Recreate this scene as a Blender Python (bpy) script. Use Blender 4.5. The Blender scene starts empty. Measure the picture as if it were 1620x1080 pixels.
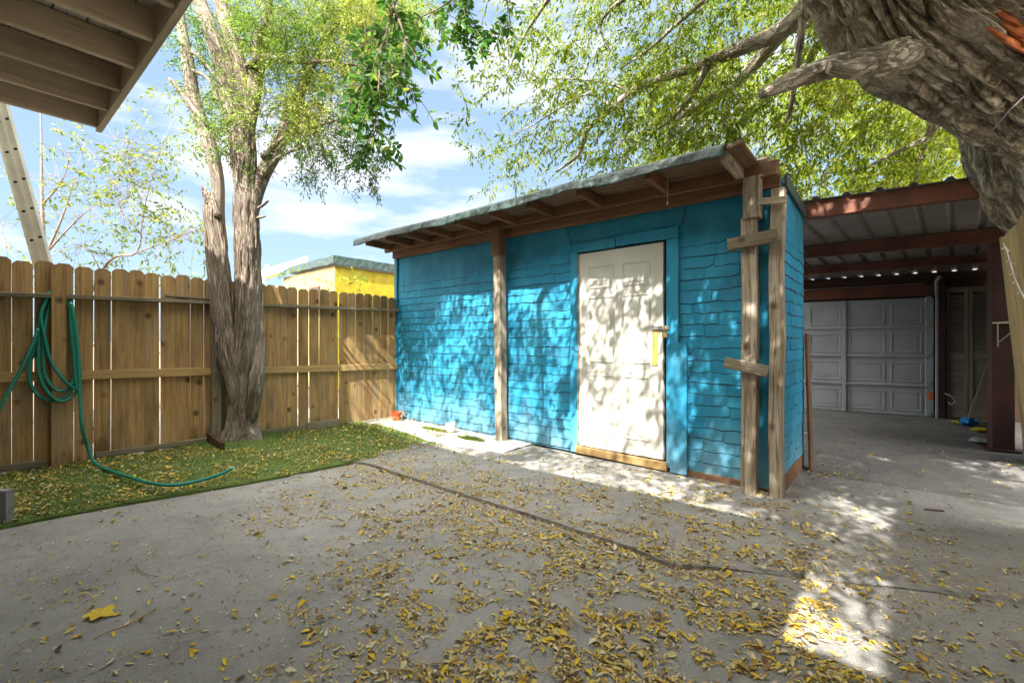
import bpy, math, random
import numpy as np
from mathutils import Vector, Matrix, noise as mnoise
random.seed(7); rng = np.random.default_rng(7)
R = math.radians
S = bpy.context.scene
COL = S.collection

# ------------------------------------------------------------------ camera, sky, sun, exposure
CAM_H = 1.2; FPX = 707.0
cd = bpy.data.cameras.new('camera'); cam = bpy.data.objects.new('camera', cd); COL.objects.link(cam)
cam.location = (0, 0, CAM_H); cam.rotation_euler = (R(90), 0, 0)
cd.sensor_width = 36; cd.lens = 36 * FPX / 1620.0; cd.clip_start = 0.05; cd.clip_end = 3000
S.camera = cam
U2 = Vector((0.7535, -0.6575, 0)); V2 = Vector((0.6575, 0.7535, 0))   # along the shed front, and away from the yard
SUN_EL = 50.0
hz = (U2 * -0.30 + V2 * 0.954).normalized()
travel = Vector((hz.x * math.cos(R(SUN_EL)), hz.y * math.cos(R(SUN_EL)), -math.sin(R(SUN_EL))))
sl = bpy.data.lights.new('sun', 'SUN'); sun = bpy.data.objects.new('sun', sl); COL.objects.link(sun)
sl.energy = 5.0; sl.angle = R(0.45); sl.color = (1.0, 0.965, 0.91)
sun.rotation_euler = travel.to_track_quat('-Z', 'Y').to_euler(); sun.location = (0, 0, 20)
W = bpy.data.worlds.new('World'); S.world = W; W.use_nodes = True
nt = W.node_tree; nt.nodes.clear()
sky = nt.nodes.new('ShaderNodeTexSky'); sky.sky_type = 'NISHITA'; sky.sun_disc = False
sky.sun_elevation = R(SUN_EL); sky.sun_rotation = math.atan2(-travel.x, -travel.y)
sky.air_density = 1.0; sky.dust_density = 1.2; sky.ozone_density = 1.2
tc = nt.nodes.new('ShaderNodeTexCoord')
mp = nt.nodes.new('ShaderNodeMapping'); mp.inputs['Scale'].default_value = (1.0, 1.0, 3.6); mp.inputs['Location'].default_value = (0.3, 0.55, 0.1)
nz = nt.nodes.new('ShaderNodeTexNoise'); nz.inputs['Scale'].default_value = 3.2; nz.inputs['Detail'].default_value = 6; nz.inputs['Roughness'].default_value = 0.5
cr = nt.nodes.new('ShaderNodeValToRGB'); cr.color_ramp.elements[0].position = 0.52; cr.color_ramp.elements[1].position = 0.67
cr.color_ramp.elements[1].color = (0.85, 0.85, 0.85, 1)
mx = nt.nodes.new('ShaderNodeMixRGB'); mx.inputs[2].default_value = (6.6, 6.6, 7.2, 1)
haz = nt.nodes.new('ShaderNodeMixRGB'); haz.inputs[0].default_value = 0.55; haz.inputs[2].default_value = (3.2, 4.6, 6.6, 1)
bg = nt.nodes.new('ShaderNodeBackground'); bg.inputs[1].default_value = 0.055
wo = nt.nodes.new('ShaderNodeOutputWorld')
L = nt.links.new
L(tc.outputs['Generated'], mp.inputs[0]); L(mp.outputs[0], nz.inputs['Vector']); L(nz.outputs[0], cr.inputs[0])
L(sky.outputs[0], haz.inputs[1]); L(haz.outputs[0], mx.inputs[1]); L(cr.outputs[0], mx.inputs[0]); 
# wide glow round the sun, added behind the camera to brighten the shade
vd = nt.nodes.new('ShaderNodeVectorMath'); vd.operation = 'DOT_PRODUCT'; vd.inputs[1].default_value = tuple(-travel); L(tc.outputs['Generated'], vd.inputs[0])
mr = nt.nodes.new('ShaderNodeMapRange'); mr.inputs[1].default_value = 0.05; mr.inputs[2].default_value = 1.0; mr.interpolation_type = 'SMOOTHSTEP'; L(vd.outputs['Value'], mr.inputs[0])
au = nt.nodes.new('ShaderNodeMixRGB'); au.blend_type = 'ADD'; au.inputs[0].default_value = 1; L(mx.outputs[0], au.inputs[1])
aw = nt.nodes.new('ShaderNodeMixRGB'); aw.inputs[1].default_value = (0, 0, 0, 1); aw.inputs[2].default_value = (56, 53, 48, 1); L(mr.outputs[0], aw.inputs[0]); L(aw.outputs[0], au.inputs[2])
L(au.outputs[0], bg.inputs[0]); L(bg.outputs[0], wo.inputs[0])
S.view_settings.view_transform = 'Standard'; S.view_settings.look = 'None'; S.view_settings.gamma = 1
S.view_settings.exposure = 1.95
S.cycles.max_bounces = 8; S.cycles.diffuse_bounces = 5; S.cycles.use_denoising = True
S.cycles.sample_clamp_indirect = 6

# ------------------------------------------------------------------ frames and small maths
ORG = Vector((-1.754, 6.81, 0)); ROT = math.atan2(U2.y, U2.x)          # shed's far-left foot; x along front, y into depth
MS = Matrix.Translation(ORG) @ Matrix.Rotation(ROT, 4, 'Z'); MSI = MS.inverted()
def at(px, py, Y): return Vector(((px - 810) / FPX * Y, Y, CAM_H + (540 - py) / FPX * Y))
def ground(px, py, z=0.0):
    Y = FPX * (CAM_H - z) / (py - 540); return Vector(((px - 810) / FPX * Y, Y, z))
def on_plane(px, py, p0, n):
    d = Vector(((px - 810) / FPX, 1, (540 - py) / FPX)); c = Vector((0, 0, CAM_H))
    return c + d * ((p0 - c).dot(n) / d.dot(n))
def on_front(px, py, off=0.0):        # shed-frame point on the plane y = -off
    p = on_plane(px, py, MS @ Vector((0, -off, 0)), V2); return MSI @ p
def on_fence(px, py, off=0.0):
    p = on_plane(px, py, MS @ Vector((off, 0, 0)), U2); return MSI @ p
def sm(a, b, x):
    t = min(1, max(0, (x - a) / (b - a))); return t * t * (3 - 2 * t)
def N(x, y=0, z=0): return mnoise.noise(Vector((x, y, z)))

# ------------------------------------------------------------------ materials
def newmat(name):
    m = bpy.data.materials.new(name); m.use_nodes = True; nt = m.node_tree
    b = nt.nodes['Principled BSDF']; return m, nt, b
def node(nt, t, **kw):
    n = nt.nodes.new(t)
    for k, v in kw.items():
        if k in ('operation', 'blend_type', 'feature', 'data_type', 'attribute_name', 'attribute_type', 'noise_dimensions'): setattr(n, k, v)
        else:
            n.inputs[k.replace('_', ' ') if k.replace('_', ' ') in n.inputs else k].default_value = v
    return n
def ramp(nt, src, stops):
    r = nt.nodes.new('ShaderNodeValToRGB'); e = r.color_ramp.elements
    while len(e) < len(stops): e.new(0.5)
    for i, (p, c) in enumerate(stops):
        e[i].position = p; e[i].color = (c[0], c[1], c[2], 1) if isinstance(c, (tuple, list)) else (c, c, c, 1)
    nt.links.new(src, r.inputs[0]); return r.outputs[0]
def mix(nt, fac, a, b, mode='MIX'):
    m = nt.nodes.new('ShaderNodeMixRGB'); m.blend_type = mode
    for i, v in ((0, fac), (1, a), (2, b)):
        if hasattr(v, 'is_linked') or hasattr(v, 'links'): nt.links.new(v, m.inputs[i])
        elif i == 0: m.inputs[0].default_value = v
        else: m.inputs[i].default_value = (v[0], v[1], v[2], 1)
    return m.outputs[0]
def coords(nt, scale=(1, 1, 1), attr=None):
    if attr: s = node(nt, 'ShaderNodeAttribute', attribute_name=attr).outputs['Vector']
    else: s = nt.nodes.new('ShaderNodeTexCoord').outputs['Object']
    m = nt.nodes.new('ShaderNodeMapping'); m.inputs['Scale'].default_value = scale
    nt.links.new(s, m.inputs[0]); return m.outputs[0]
def noise(nt, vec, scale=5, detail=4, rough=0.55, dist=0.0):
    n = nt.nodes.new('ShaderNodeTexNoise'); n.inputs['Scale'].default_value = scale; n.inputs['Detail'].default_value = detail
    n.inputs['Roughness'].default_value = rough; n.inputs['Distortion'].default_value = dist
    nt.links.new(vec, n.inputs['Vector']); return n.outputs[0]
def bump(nt, b, h, strength=0.4, dist=0.01):
    n = nt.nodes.new('ShaderNodeBump'); n.inputs['Strength'].default_value = strength; n.inputs['Distance'].default_value = dist
    nt.links.new(h, n.inputs['Height']); nt.links.new(n.outputs[0], b.inputs['Normal'])
def noise_c(nt):
    n = nt.nodes.new('ShaderNodeTexNoise'); n.inputs['Scale'].default_value = 9; nt.links.new(coords(nt, (1, 1, 1), 'gc'), n.inputs['Vector']); return n.outputs[1]
def wood(name, c1, c2, dark, knots=True, rough=0.8, var=0.5, bstr=0.35, fine=34, crack=0.5, foot=False):
    m, nt, b = newmat(name)
    v = coords(nt, (fine, fine, 1.6), 'gc'); g = noise(nt, v, 1.0, 5, 0.6, 0.6)
    base = ramp(nt, g, [(0.3, c1), (0.68, c2)])
    v2 = coords(nt, (2.5, 2.5, 1.1), 'gc'); st = noise(nt, v2, 1.0, 4, 0.6)
    base = mix(nt, ramp(nt, st, [(0.5, 0), (0.74, 0.8)]), base, dark)
    ck = noise(nt, coords(nt, (fine*1.7, fine*1.7, 0.9), 'gc'), 1.0, 2, 0.5, 0.8)
    base = mix(nt, ramp(nt, ck, [(0.475, 0), (0.5, crack), (0.525, 0)]), base, [d * 0.5 for d in dark])
    if foot: gy = noise(nt, coords(nt, (7, 7, 1.2), 'gc'), 1.0, 5, 0.65); base = mix(nt, ramp(nt, gy, [(0.48, 0), (0.66, 0.5)]), base, (0.27, 0.22, 0.16))
    if foot:      # damp-stained feet of the boards, uneven from board to board
        sx = nt.nodes.new('ShaderNodeSeparateXYZ'); nt.links.new(coords(nt), sx.inputs[0])
        ml = node(nt, 'ShaderNodeMath', operation='MULTIPLY'); nt.links.new(noise(nt, coords(nt, (9, 9, 1.6), 'gc'), 1, 4), ml.inputs[0]); ml.inputs[1].default_value = 1.7
        ad = node(nt, 'ShaderNodeMath', operation='ADD'); nt.links.new(sx.outputs[2], ad.inputs[0]); nt.links.new(ml.outputs[0], ad.inputs[1])
        base = mix(nt, ramp(nt, ad.outputs[0], [(0.75, 0.75), (1.25, 0)]), base, dark)
    rv = node(nt, 'ShaderNodeAttribute', attribute_name='rnd').outputs['Fac']
    base = mix(nt, var, base, ramp(nt, rv, [(0, 0.45), (1, 1.0)]), 'MULTIPLY')
    if knots:
        vk = mix(nt, 0.06, coords(nt, (5.0, 5.0, 4.2), 'gc'), noise_c(nt), 'ADD'); vo = node(nt, 'ShaderNodeTexVoronoi', Scale=1.0, Randomness=1.0)
        nt.links.new(vk, vo.inputs['Vector'])
        base = mix(nt, ramp(nt, vo.outputs['Distance'], [(0.07, 0.95), (0.11, 0.6), (0.19, 0)]), base, [d * 0.6 for d in dark])
    nt.links.new(base, b.inputs['Base Color']); b.inputs['Roughness'].default_value = rough
    b.inputs['Specular IOR Level'].default_value = 0.25
    bump(nt, b, g, bstr, 0.006); return m
def plain(name, c, c2=None, rough=0.6, scale=8, metal=0, bstr=0.2, detail=5, spec=0.4, dist=0.004, stretch=(1, 1, 1)):
    m, nt, b = newmat(name); v = coords(nt, stretch); g = noise(nt, v, scale, detail)
    c2 = c2 or [x * 0.7 for x in c]
    nt.links.new(ramp(nt, g, [(0.32, c2), (0.66, c)]), b.inputs['Base Color'])
    b.inputs['Roughness'].default_value = rough; b.inputs['Metallic'].default_value = metal; b.inputs['Specular IOR Level'].default_value = spec
    if bstr: bump(nt, b, g, bstr, dist)
    return m
def leafmat(name, cols, trans=0.45, rough=0.5):
    m, nt, b = newmat(name)
    rv = node(nt, 'ShaderNodeAttribute', attribute_name='rnd').outputs['Fac']
    n = len(cols); c = ramp(nt, rv, [(i / (n - 1), k) for i, k in enumerate(cols)])
    nt.links.new(c, b.inputs['Base Color']); b.inputs['Roughness'].default_value = rough
    b.inputs['Specular IOR Level'].default_value = 0.12
    if trans:
        t = nt.nodes.new('ShaderNodeBsdfTranslucent'); nt.links.new(c, t.inputs[0])
        x = nt.nodes.new('ShaderNodeMixShader'); x.inputs[0].default_value = trans
        nt.links.new(b.outputs[0], x.inputs[1]); nt.links.new(t.outputs[0], x.inputs[2])
        nt.links.new(x.outputs[0], nt.nodes['Material Output'].inputs[0])
    return m

def blue_paint():
    m, nt, b = newmat('blue_paint'); v = coords(nt, (1, 1, 1))
    g = noise(nt, v, 2.2, 5, 0.6); f = noise(nt, coords(nt, (20, 20, 5)), 1, 4)
    c = ramp(nt, g, [(0.3, (0.020, 0.195, 0.325)), (0.7, (0.036, 0.275, 0.435))])
    c = mix(nt, ramp(nt, f, [(0.62, 0), (0.8, 0.35)]), c, (0.12, 0.26, 0.32))
    rv = node(nt, 'ShaderNodeAttribute', attribute_name='rnd').outputs['Fac']
    c = mix(nt, 0.55, c, ramp(nt, rv, [(0, 0.66), (1, 1.0)]), 'MULTIPLY')
    # pale splashed dirt near the ground (wear that belongs to the wall)
    sx = nt.nodes.new('ShaderNodeSeparateXYZ'); nt.links.new(coords(nt), sx.inputs[0])
    ad = node(nt, 'ShaderNodeMath', operation='ADD'); nt.links.new(sx.outputs[2], ad.inputs[0])
    ml = node(nt, 'ShaderNodeMath', operation='MULTIPLY'); nt.links.new(noise(nt, coords(nt, (3, 3, 1)), 1.4, 5), ml.inputs[0]); ml.inputs[1].default_value = 0.9
    nt.links.new(ml.outputs[0], ad.inputs[1])
    c = mix(nt, ramp(nt, ad.outputs[0], [(0.40, 0.6), (1.0, 0)]), c, (0.24, 0.37, 0.42))
    dm = noise(nt, coords(nt, (0.9, 0.9, 2.0)), 1.7, 4)
    c = mix(nt, ramp(nt, dm, [(0.52, 0), (0.68, 0.6)]), c, (0.035, 0.11, 0.16))
    ch = noise(nt, coords(nt, (14, 14, 9)), 1.6, 6, 0.7); c = mix(nt, ramp(nt, ch, [(0.66, 0), (0.70, 0.75)]), c, (0.30, 0.36, 0.36))
    fd = noise(nt, coords(nt, (2, 2, .7)), 1.2, 5, 0.6); c = mix(nt, ramp(nt, fd, [(0.50, 0), (0.66, 0.4)]), c, (0.07, 0.33, 0.45))
    nt.links.new(c, b.inputs['Base Color']); b.inputs['Roughness'].default_value = 0.6; b.inputs['Specular IOR Level'].default_value = 0.12
    bump(nt, b, f, 0.35, 0.006); return m
def concrete(name, a, bcol, stain):
    m, nt, b = newmat(name); v = coords(nt)
    big = noise(nt, v, 0.9, 5, 0.6, 0.3); mid = noise(nt, v, 6, 6, 0.65); fine = noise(nt, v, 150, 3, 0.6)
    c = ramp(nt, big, [(0.35, a), (0.65, bcol)])
    c = mix(nt, ramp(nt, mid, [(0.5, 0), (0.75, 0.55)]), c, stain)
    c = mix(nt, 0.5, c, ramp(nt, fine, [(0.3, 0.55), (0.6, 1.0)]), 'MULTIPLY')
    vo = node(nt, 'ShaderNodeTexVoronoi', Scale=70.0); nt.links.new(v, vo.inputs['Vector'])
    c = mix(nt, ramp(nt, vo.outputs['Distance'], [(0.1, 0.35), (0.22, 0)]), c, (0.42, 0.40, 0.36))
    ck = noise(nt, v, 1.1, 6, 0.62, 0.6); c = mix(nt, ramp(nt, ck, [(0.494, 0), (0.5, 0.45), (0.506, 0)]), c, [x * .4 for x in stain])
    dk = noise(nt, coords(nt, (1.4, 3.5, 1)), 1.3, 7, 0.7); c = mix(nt, ramp(nt, dk, [(0.52, 0), (0.68, 0.5)]), c, [x * .8 for x in stain])
    wt = noise(nt, coords(nt, (1, 1, 1)), 23, 3, 0.6); c = mix(nt, ramp(nt, wt, [(0.62, 0), (0.74, 0.4)]), c, [x * 1.5 for x in bcol])
    nt.links.new(c, b.inputs['Base Color']); b.inputs['Roughness'].default_value = 0.82; b.inputs['Specular IOR Level'].default_value = 0.3
    h = mix(nt, 0.5, mid, fine); bump(nt, b, h, 0.5, 0.006); return m
def barkmat(name, lo, hi, pale, scale=9, stretch=(1, 1, 0.22), bs=0.9, fs=2.2):
    m, nt, b = newmat(name); v = coords(nt, stretch, 'gc')
    g = noise(nt, v, scale, 9, 0.72, 0.35); g2 = noise(nt, v, scale * fs, 4, 0.6, 0.3)
    c = ramp(nt, g, [(0.30, lo), (0.5, hi), (0.72, pale)])
    fi = ramp(nt, g2, [(0.40, 0), (0.50, 1), (0.60, 0)])
    c = mix(nt, mix(nt, 1.0, fi, (0.75, 0.75, 0.75), 'MULTIPLY'), c, [x * 0.45 for x in lo])
    p = noise(nt, coords(nt), 2.0, 4); c = mix(nt, ramp(nt, p, [(0.5, 0), (0.7, 0.5)]), c, pale)
    nt.links.new(c, b.inputs['Base Color']); b.inputs['Roughness'].default_value = 0.9; b.inputs['Specular IOR Level'].default_value = 0.2
    h = mix(nt, 0.5, g, mix(nt, 1.0, (1, 1, 1), fi, 'SUBTRACT')); bump(nt, b, h, bs, 0.03); return m

M = {}
M['fence'] = wood('cedar_picket', (0.31, 0.17, 0.06), (0.56, 0.36, 0.145), (0.13, 0.075, 0.03), var=.45, foot=True)
M['rail'] = wood('weathered_rail', (0.15, 0.125, 0.08), (0.30, 0.25, 0.16), (0.08, 0.065, 0.04), False)
M['railmid'] = wood('cedar_rail', (0.34, 0.21, 0.08), (0.52, 0.35, 0.15), (0.16, 0.10, 0.04), False)
M['greypost'] = wood('grey_weathered_wood', (0.20, 0.165, 0.11), (0.34, 0.29, 0.20), (0.12, 0.09, 0.06))
M['post'] = wood('rough_post_wood', (0.22, 0.165, 0.11), (0.58, 0.50, 0.38), (0.17, 0.10, 0.055), True, 0.85, 0.3, 0.9, 26, 0.9)
M['eave'] = wood('brown_eave_wood', (0.17, 0.085, 0.045), (0.27, 0.15, 0.085), (0.09, 0.045, 0.025), False)
M['ply'] = wood('roof_board_wood', (0.14, 0.09, 0.055), (0.28, 0.18, 0.11), (0.06, 0.035, 0.02), False)
M['deck'] = wood('painted_deck_wood', (0.54, 0.425, 0.29), (0.68, 0.55, 0.40), (0.38, 0.29, 0.20), False, 0.7)
M['deckboard'] = wood('deck_board_wood', (0.62, 0.58, 0.50), (0.76, 0.72, 0.64), (0.25, 0.2, 0.15), False, 0.7)
M['newfence'] = wood('yellow_pine_picket', (0.30, 0.20, 0.08), (0.48, 0.35, 0.17), (0.20, 0.13, 0.06), False)
M['latchwood'] = wood('bare_door_wood', (0.42, 0.24, 0.05), (0.6, 0.38, 0.1), (0.2, 0.1, 0.03), False)
M['blue'] = blue_paint()
M['edge'] = plain('shingle_edge_shade', (0.035, 0.045, 0.05), rough=0.9)  # dark lip: bare edge with the shadow under each course painted in
M['door'] = plain('door_paint', (0.52, 0.51, 0.45), (0.42, 0.405, 0.34), 0.45, 3.0, bstr=0.1)
M['green'] = plain('green_roll_roofing', (0.042, 0.068, 0.06), (0.02, 0.036, 0.032), 0.42, 9, bstr=0.9, spec=0.4, dist=0.03)
M['slab'] = concrete('slab_concrete', (0.19, 0.182, 0.168), (0.285, 0.275, 0.257), (0.14, 0.13, 0.112))
M['slab2'] = concrete('old_slab_concrete', (0.20, 0.19, 0.175), (0.285, 0.27, 0.25), (0.14, 0.13, 0.115))
M['slab3'] = concrete('shaded_drive_concrete', (0.135, 0.13, 0.12), (0.20, 0.19, 0.175), (0.09, 0.085, 0.08))  # smoother dark concrete, with the carport's shade put into its colour too
M['pale'] = concrete('pale_concrete', (0.55, 0.52, 0.46), (0.66, 0.63, 0.57), (0.42, 0.38, 0.3))
M['soil'] = plain('soil', (0.14, 0.10, 0.06), (0.06, 0.045, 0.03), 0.95, 12, bstr=0.8, dist=0.02)
M['brokenedge'] = plain('broken_slab_edge', (0.22, 0.19, 0.15), (0.09, 0.075, 0.055), 0.95, 25, bstr=0.9, dist=0.02)
M['turf'] = plain('turf_mat', (0.085, 0.13, 0.02), (0.045, 0.075, 0.014), 0.9, 14, bstr=0.6, dist=0.01)
M['blade'] = leafmat('turf_blade', [(0.06, 0.11, 0.015), (0.13, 0.17, 0.03), (0.10, 0.15, 0.02)], 0.2)
M['cedarbark'] = barkmat('cedar_bark', (0.14, 0.10, 0.07), (0.34, 0.27, 0.205), (0.55, 0.48, 0.39), 24, (1.5, 1.5, 0.10), 0.8, 1.6)
M['elmbark'] = barkmat('furrowed_bark', (0.16, 0.125, 0.085), (0.46, 0.39, 0.285), (0.68, 0.61, 0.48), 11, (1.3, 1.3, 0.40), 1.0, 1.5)
M['twig'] = plain('twig_bark', (0.22, 0.17, 0.12), (0.10, 0.08, 0.06), 0.9, 20)
M['redtwig'] = plain('pinkish_twig', (0.30, 0.22, 0.17), (0.16, 0.11, 0.08), 0.9, 20)
M['heart'] = plain('orange_heartwood', (0.55, 0.16, 0.04), (0.25, 0.06, 0.02), 0.8, 10, bstr=0.6)
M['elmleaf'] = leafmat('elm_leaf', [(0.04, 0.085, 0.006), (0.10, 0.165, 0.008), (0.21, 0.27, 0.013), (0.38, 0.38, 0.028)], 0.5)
M['berryleaf'] = leafmat('compound_leaf', [(0.03, 0.11, 0.02), (0.06, 0.18, 0.025), (0.12, 0.24, 0.03), (0.35, 0.38, 0.04)], 0.4, 0.35)
M['cedarleaf'] = leafmat('cedar_spray', [(0.04, 0.11, 0.018), (0.11, 0.21, 0.025), (0.27, 0.36, 0.045), (0.44, 0.47, 0.11), (0.40, 0.26, 0.09)], 0.35)
M['sapleaf'] = leafmat('sapling_leaf', [(0.06, 0.12, 0.02), (0.14, 0.21, 0.03), (0.34, 0.37, 0.04)], 0.4)
M['fallen'] = leafmat('fallen_leaf', [(0.09, 0.05, 0.03), (0.26, 0.16, 0.06), (0.55, 0.37, 0.03), (0.60, 0.44, 0.05), (0.48, 0.37, 0.12), (0.52, 0.45, 0.26), (0.56, 0.51, 0.38)], 0.12, 0.6)
M['hose'] = plain('green_hose', (0.01, 0.19, 0.13), (0.008, 0.15, 0.10), 0.35, 30, bstr=0)
M['hosefit'] = plain('hose_fitting', (0.5, 0.62, 0.5), rough=0.3, metal=0.3)
M['alu'] = plain('aluminium', (0.60, 0.57, 0.47), (0.48, 0.45, 0.36), 0.45, 6, metal=0.45, bstr=0.05)
M['dark'] = plain('dark_gap', (0.012, 0.011, 0.01), rough=0.9, bstr=0)
M['steel'] = plain('galvanised_steel', (0.42, 0.41, 0.38), (0.30, 0.29, 0.27), 0.4, 5, metal=0.7, bstr=0.05)
M['redsteel'] = plain('red_oxide_steel', (0.19, 0.065, 0.035), (0.09, 0.035, 0.022), 0.55, 3.5, bstr=0.1)
M['darkred'] = plain('old_red_post_paint', (0.10, 0.035, 0.024), (0.045, 0.025, 0.02), 0.6, 2.5, bstr=0.1)
M['sheet'] = plain('roof_sheet_underside', (0.24, 0.225, 0.20), (0.17, 0.155, 0.14), 0.45, 4, metal=0.3, bstr=0.03)
M['gdoor'] = plain('garage_door_paint', (0.38, 0.395, 0.405), (0.31, 0.325, 0.335), 0.45, 3, bstr=0.03)
M['oldwall'] = wood('dark_board_wall', (0.07, 0.035, 0.022), (0.12, 0.065, 0.04), (0.03, 0.018, 0.012), False)
M['bifold'] = wood('old_cream_door', (0.26, 0.225, 0.165), (0.38, 0.335, 0.25), (0.15, 0.125, 0.09), False, 0.7, 0.2)
M['yellow'] = plain('yellow_shingle_paint', (0.34, 0.27, 0.010), (0.24, 0.185, 0.008), 0.6, 4)
M['cream'] = plain('sunlit_yellow_shingle', (0.33, 0.27, 0.11), (0.24, 0.19, 0.07), 0.6, 4)  # sunlit face of the yellow siding, the sun put into a paler colour
M['white'] = plain('white_paint', (0.75, 0.74, 0.71), (0.62, 0.61, 0.58), 0.5, 4)
M['stucco'] = plain('house_wall_paint', (0.62, 0.58, 0.50), (0.52, 0.48, 0.41), 0.8, 3)
M['roofdark'] = plain('asphalt_shingle', (0.10, 0.095, 0.09), rough=0.9)
M['terra'] = plain('orange_pot', (0.62, 0.13, 0.04), (0.48, 0.09, 0.03), 0.5, 6)
M['rock'] = plain('pale_rock', (0.66, 0.62, 0.54), (0.5, 0.46, 0.38), 0.9, 7, bstr=0.5, dist=0.01)
M['bluebag'] = plain('blue_plastic', (0.02, 0.25, 0.6), rough=0.3)
M['clearbag'] = plain('clear_plastic', (0.55, 0.56, 0.58), (0.3, 0.3, 0.32), 0.25, 14)
M['yellowbag'] = plain('yellow_plastic', (0.6, 0.5, 0.05), rough=0.4)
M['orange'] = plain('orange_plastic', (0.75, 0.16, 0.03), rough=0.4)
M['brass'] = plain('rusty_lock', (0.45, 0.30, 0.12), rough=0.4, metal=0.7)
M['glass'] = plain('window_glass', (0.05, 0.07, 0.08), rough=0.08, bstr=0, spec=0.8)

# ------------------------------------------------------------------ mesh builder and object helpers
class MB:
    def __init__(s): s.v = []; s.f = []; s.m = []; s.g = []; s.r = []
    def add(s, vs, fs, mat=0, g=None, r=None):
        n = len(s.v); vs = [tuple(p) for p in vs]; s.v += vs
        s.f += [tuple(i + n for i in f) for f in fs]
        s.m += [mat] * len(fs) if isinstance(mat, int) else list(mat)
        s.g += [tuple(p) for p in g] if g is not None else vs
        r = random.random() if r is None else r
        s.r += [r] * len(vs) if isinstance(r, float) else list(r)
    def board(s, a, b, w, t, side, mat=0, r=None, chamfer=0.0, twist=0.0, seg=1, warp=0.0):
        """timber from a to b, width w along `side`, thickness t"""
        a, b, side = Vector(a), Vector(b), Vector(side); d = (b - a); ln = d.length; d.normalize()
        side = (side - d * side.dot(d)).normalized(); nn = d.cross(side)
        ox, oy, oz = random.uniform(0, 50), random.uniform(0, 50), random.uniform(0, 50)
        vs, gs, fs = [], [], []; c = min(0.0035, w * 0.12, t * 0.12)
        prof = [(-w/2+c, -t/2), (w/2-c, -t/2), (w/2, -t/2+c), (w/2, t/2-c), (w/2-c, t/2), (-w/2+c, t/2), (-w/2, t/2-c), (-w/2, -t/2+c)]
        for k in range(seg + 1):
            f = k / seg; p = a + d * ln * f
            wx = warp * N(ox, f * 3) ; wy = warp * N(oy, f * 3 + 9)
            for (x, y) in prof:
                jx = warp * 0.35 * N(ox + x * 9, f * ln * 6, y * 9)
                vs.append(p + side * (x + wx + jx) + nn * (y + wy)); gs.append((x + ox, y + oy, f * ln + oz))
        for k in range(seg):
            for i in range(8):
                j = (i + 1) % 8; fs.append((k*8+i, k*8+j, k*8+8+j, k*8+8+i))
        fs.append(tuple(range(7, -1, -1))); fs.append(tuple(seg*8 + i for i in range(8)))
        s.add(vs, fs, mat, gs, r)
    def box(s, x0, x1, y0, y1, z0, z1, mat=0, r=None):
        d = (x1 - x0, y1 - y0, z1 - z0); k = max(range(3), key=lambda i: d[i])
        cx, cy, cz = (x0+x1)/2, (y0+y1)/2, (z0+z1)/2
        if k == 0: s.board((x0, cy, cz), (x1, cy, cz), d[1], d[2], (0, 1, 0), mat, r)
        elif k == 1: s.board((cx, y0, cz), (cx, y1, cz), d[0], d[2], (1, 0, 0), mat, r)
        else: s.board((cx, cy, z0), (cx, cy, z1), d[0], d[1], (1, 0, 0), mat, r)
    def tube(s, pts, rad, n=8, mat=0, r=None, disp=0.0, dfr=(3, 1.2), cap=True, ridge=0):
        pts = [Vector(p) for p in pts]; m = len(pts)
        rad = [rad] * m if not hasattr(rad, '__len__') else rad
        t0 = (pts[1] - pts[0]).normalized(); ref = Vector((0, 0, 1)) if abs(t0.z) < 0.9 else Vector((1, 0, 0))
        x = t0.cross(ref).normalized(); vs, gs, fs = [], [], []; ln = 0; off = random.uniform(0, 40)
        for k in range(m):
            t = (pts[min(k+1, m-1)] - pts[max(k-1, 0)]).normalized()
            x = (x - t * x.dot(t)).normalized(); y = t.cross(x)
            if k: ln += (pts[k] - pts[k-1]).length
            for i in range(n):
                a = 2 * math.pi * i / n; rr = rad[k]; ca, sa = math.cos(a), math.sin(a)
                if disp:
                    q = N(ca * dfr[0] + off, sa * dfr[0] + off, ln * dfr[1]) + 0.5 * N(ca * dfr[0] * 2.7 + off, sa * dfr[0] * 2.7, ln * dfr[1] * 2.2 + off)
                    rr *= 1 + disp * q
                    if ridge: rr *= 1 - ridge * (1 - abs(N(ca * 6 + off, sa * 6 - off, ln * 2.4) * 2.2)) ** 3 if abs(N(ca * 6 + off, sa * 6 - off, ln * 2.4) * 2.2) < 1 else 1
                vs.append(pts[k] + (x * ca + y * sa) * rr); gs.append((ca * rad[k] + off, sa * rad[k], ln))
        for k in range(m - 1):
            for i in range(n):
                j = (i + 1) % n; fs.append((k*n+i, k*n+j, k*n+n+j, k*n+n+i))
        if cap: fs.append(tuple(range(n - 1, -1, -1))); fs.append(tuple((m-1)*n + i for i in range(n)))
        s.add(vs, fs, mat, gs, r)
    def lathe(s, prof, c=(0, 0, 0), n=20, mat=0, r=None):
        vs, fs = [], []
        for (q, z) in prof:
            for i in range(n):
                a = 2 * math.pi * i / n; vs.append((c[0] + q * math.cos(a), c[1] + q * math.sin(a), c[2] + z))
        for k in range(len(prof) - 1):
            for i in range(n):
                j = (i + 1) % n; fs.append((k*n+i, k*n+j, k*n+n+j, k*n+n+i))
        fs.append(tuple(range(n - 1, -1, -1))); s.add(vs, fs, mat, None, r)
    def grid(s, fn, nu, nv, mat=0, r=None):
        vs = [fn(i / nu, j / nv) for j in range(nv + 1) for i in range(nu + 1)]
        fs = [(j*(nu+1)+i, j*(nu+1)+i+1, (j+1)*(nu+1)+i+1, (j+1)*(nu+1)+i) for j in range(nv) for i in range(nu)]
        s.add(vs, fs, mat, None, r)
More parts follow.
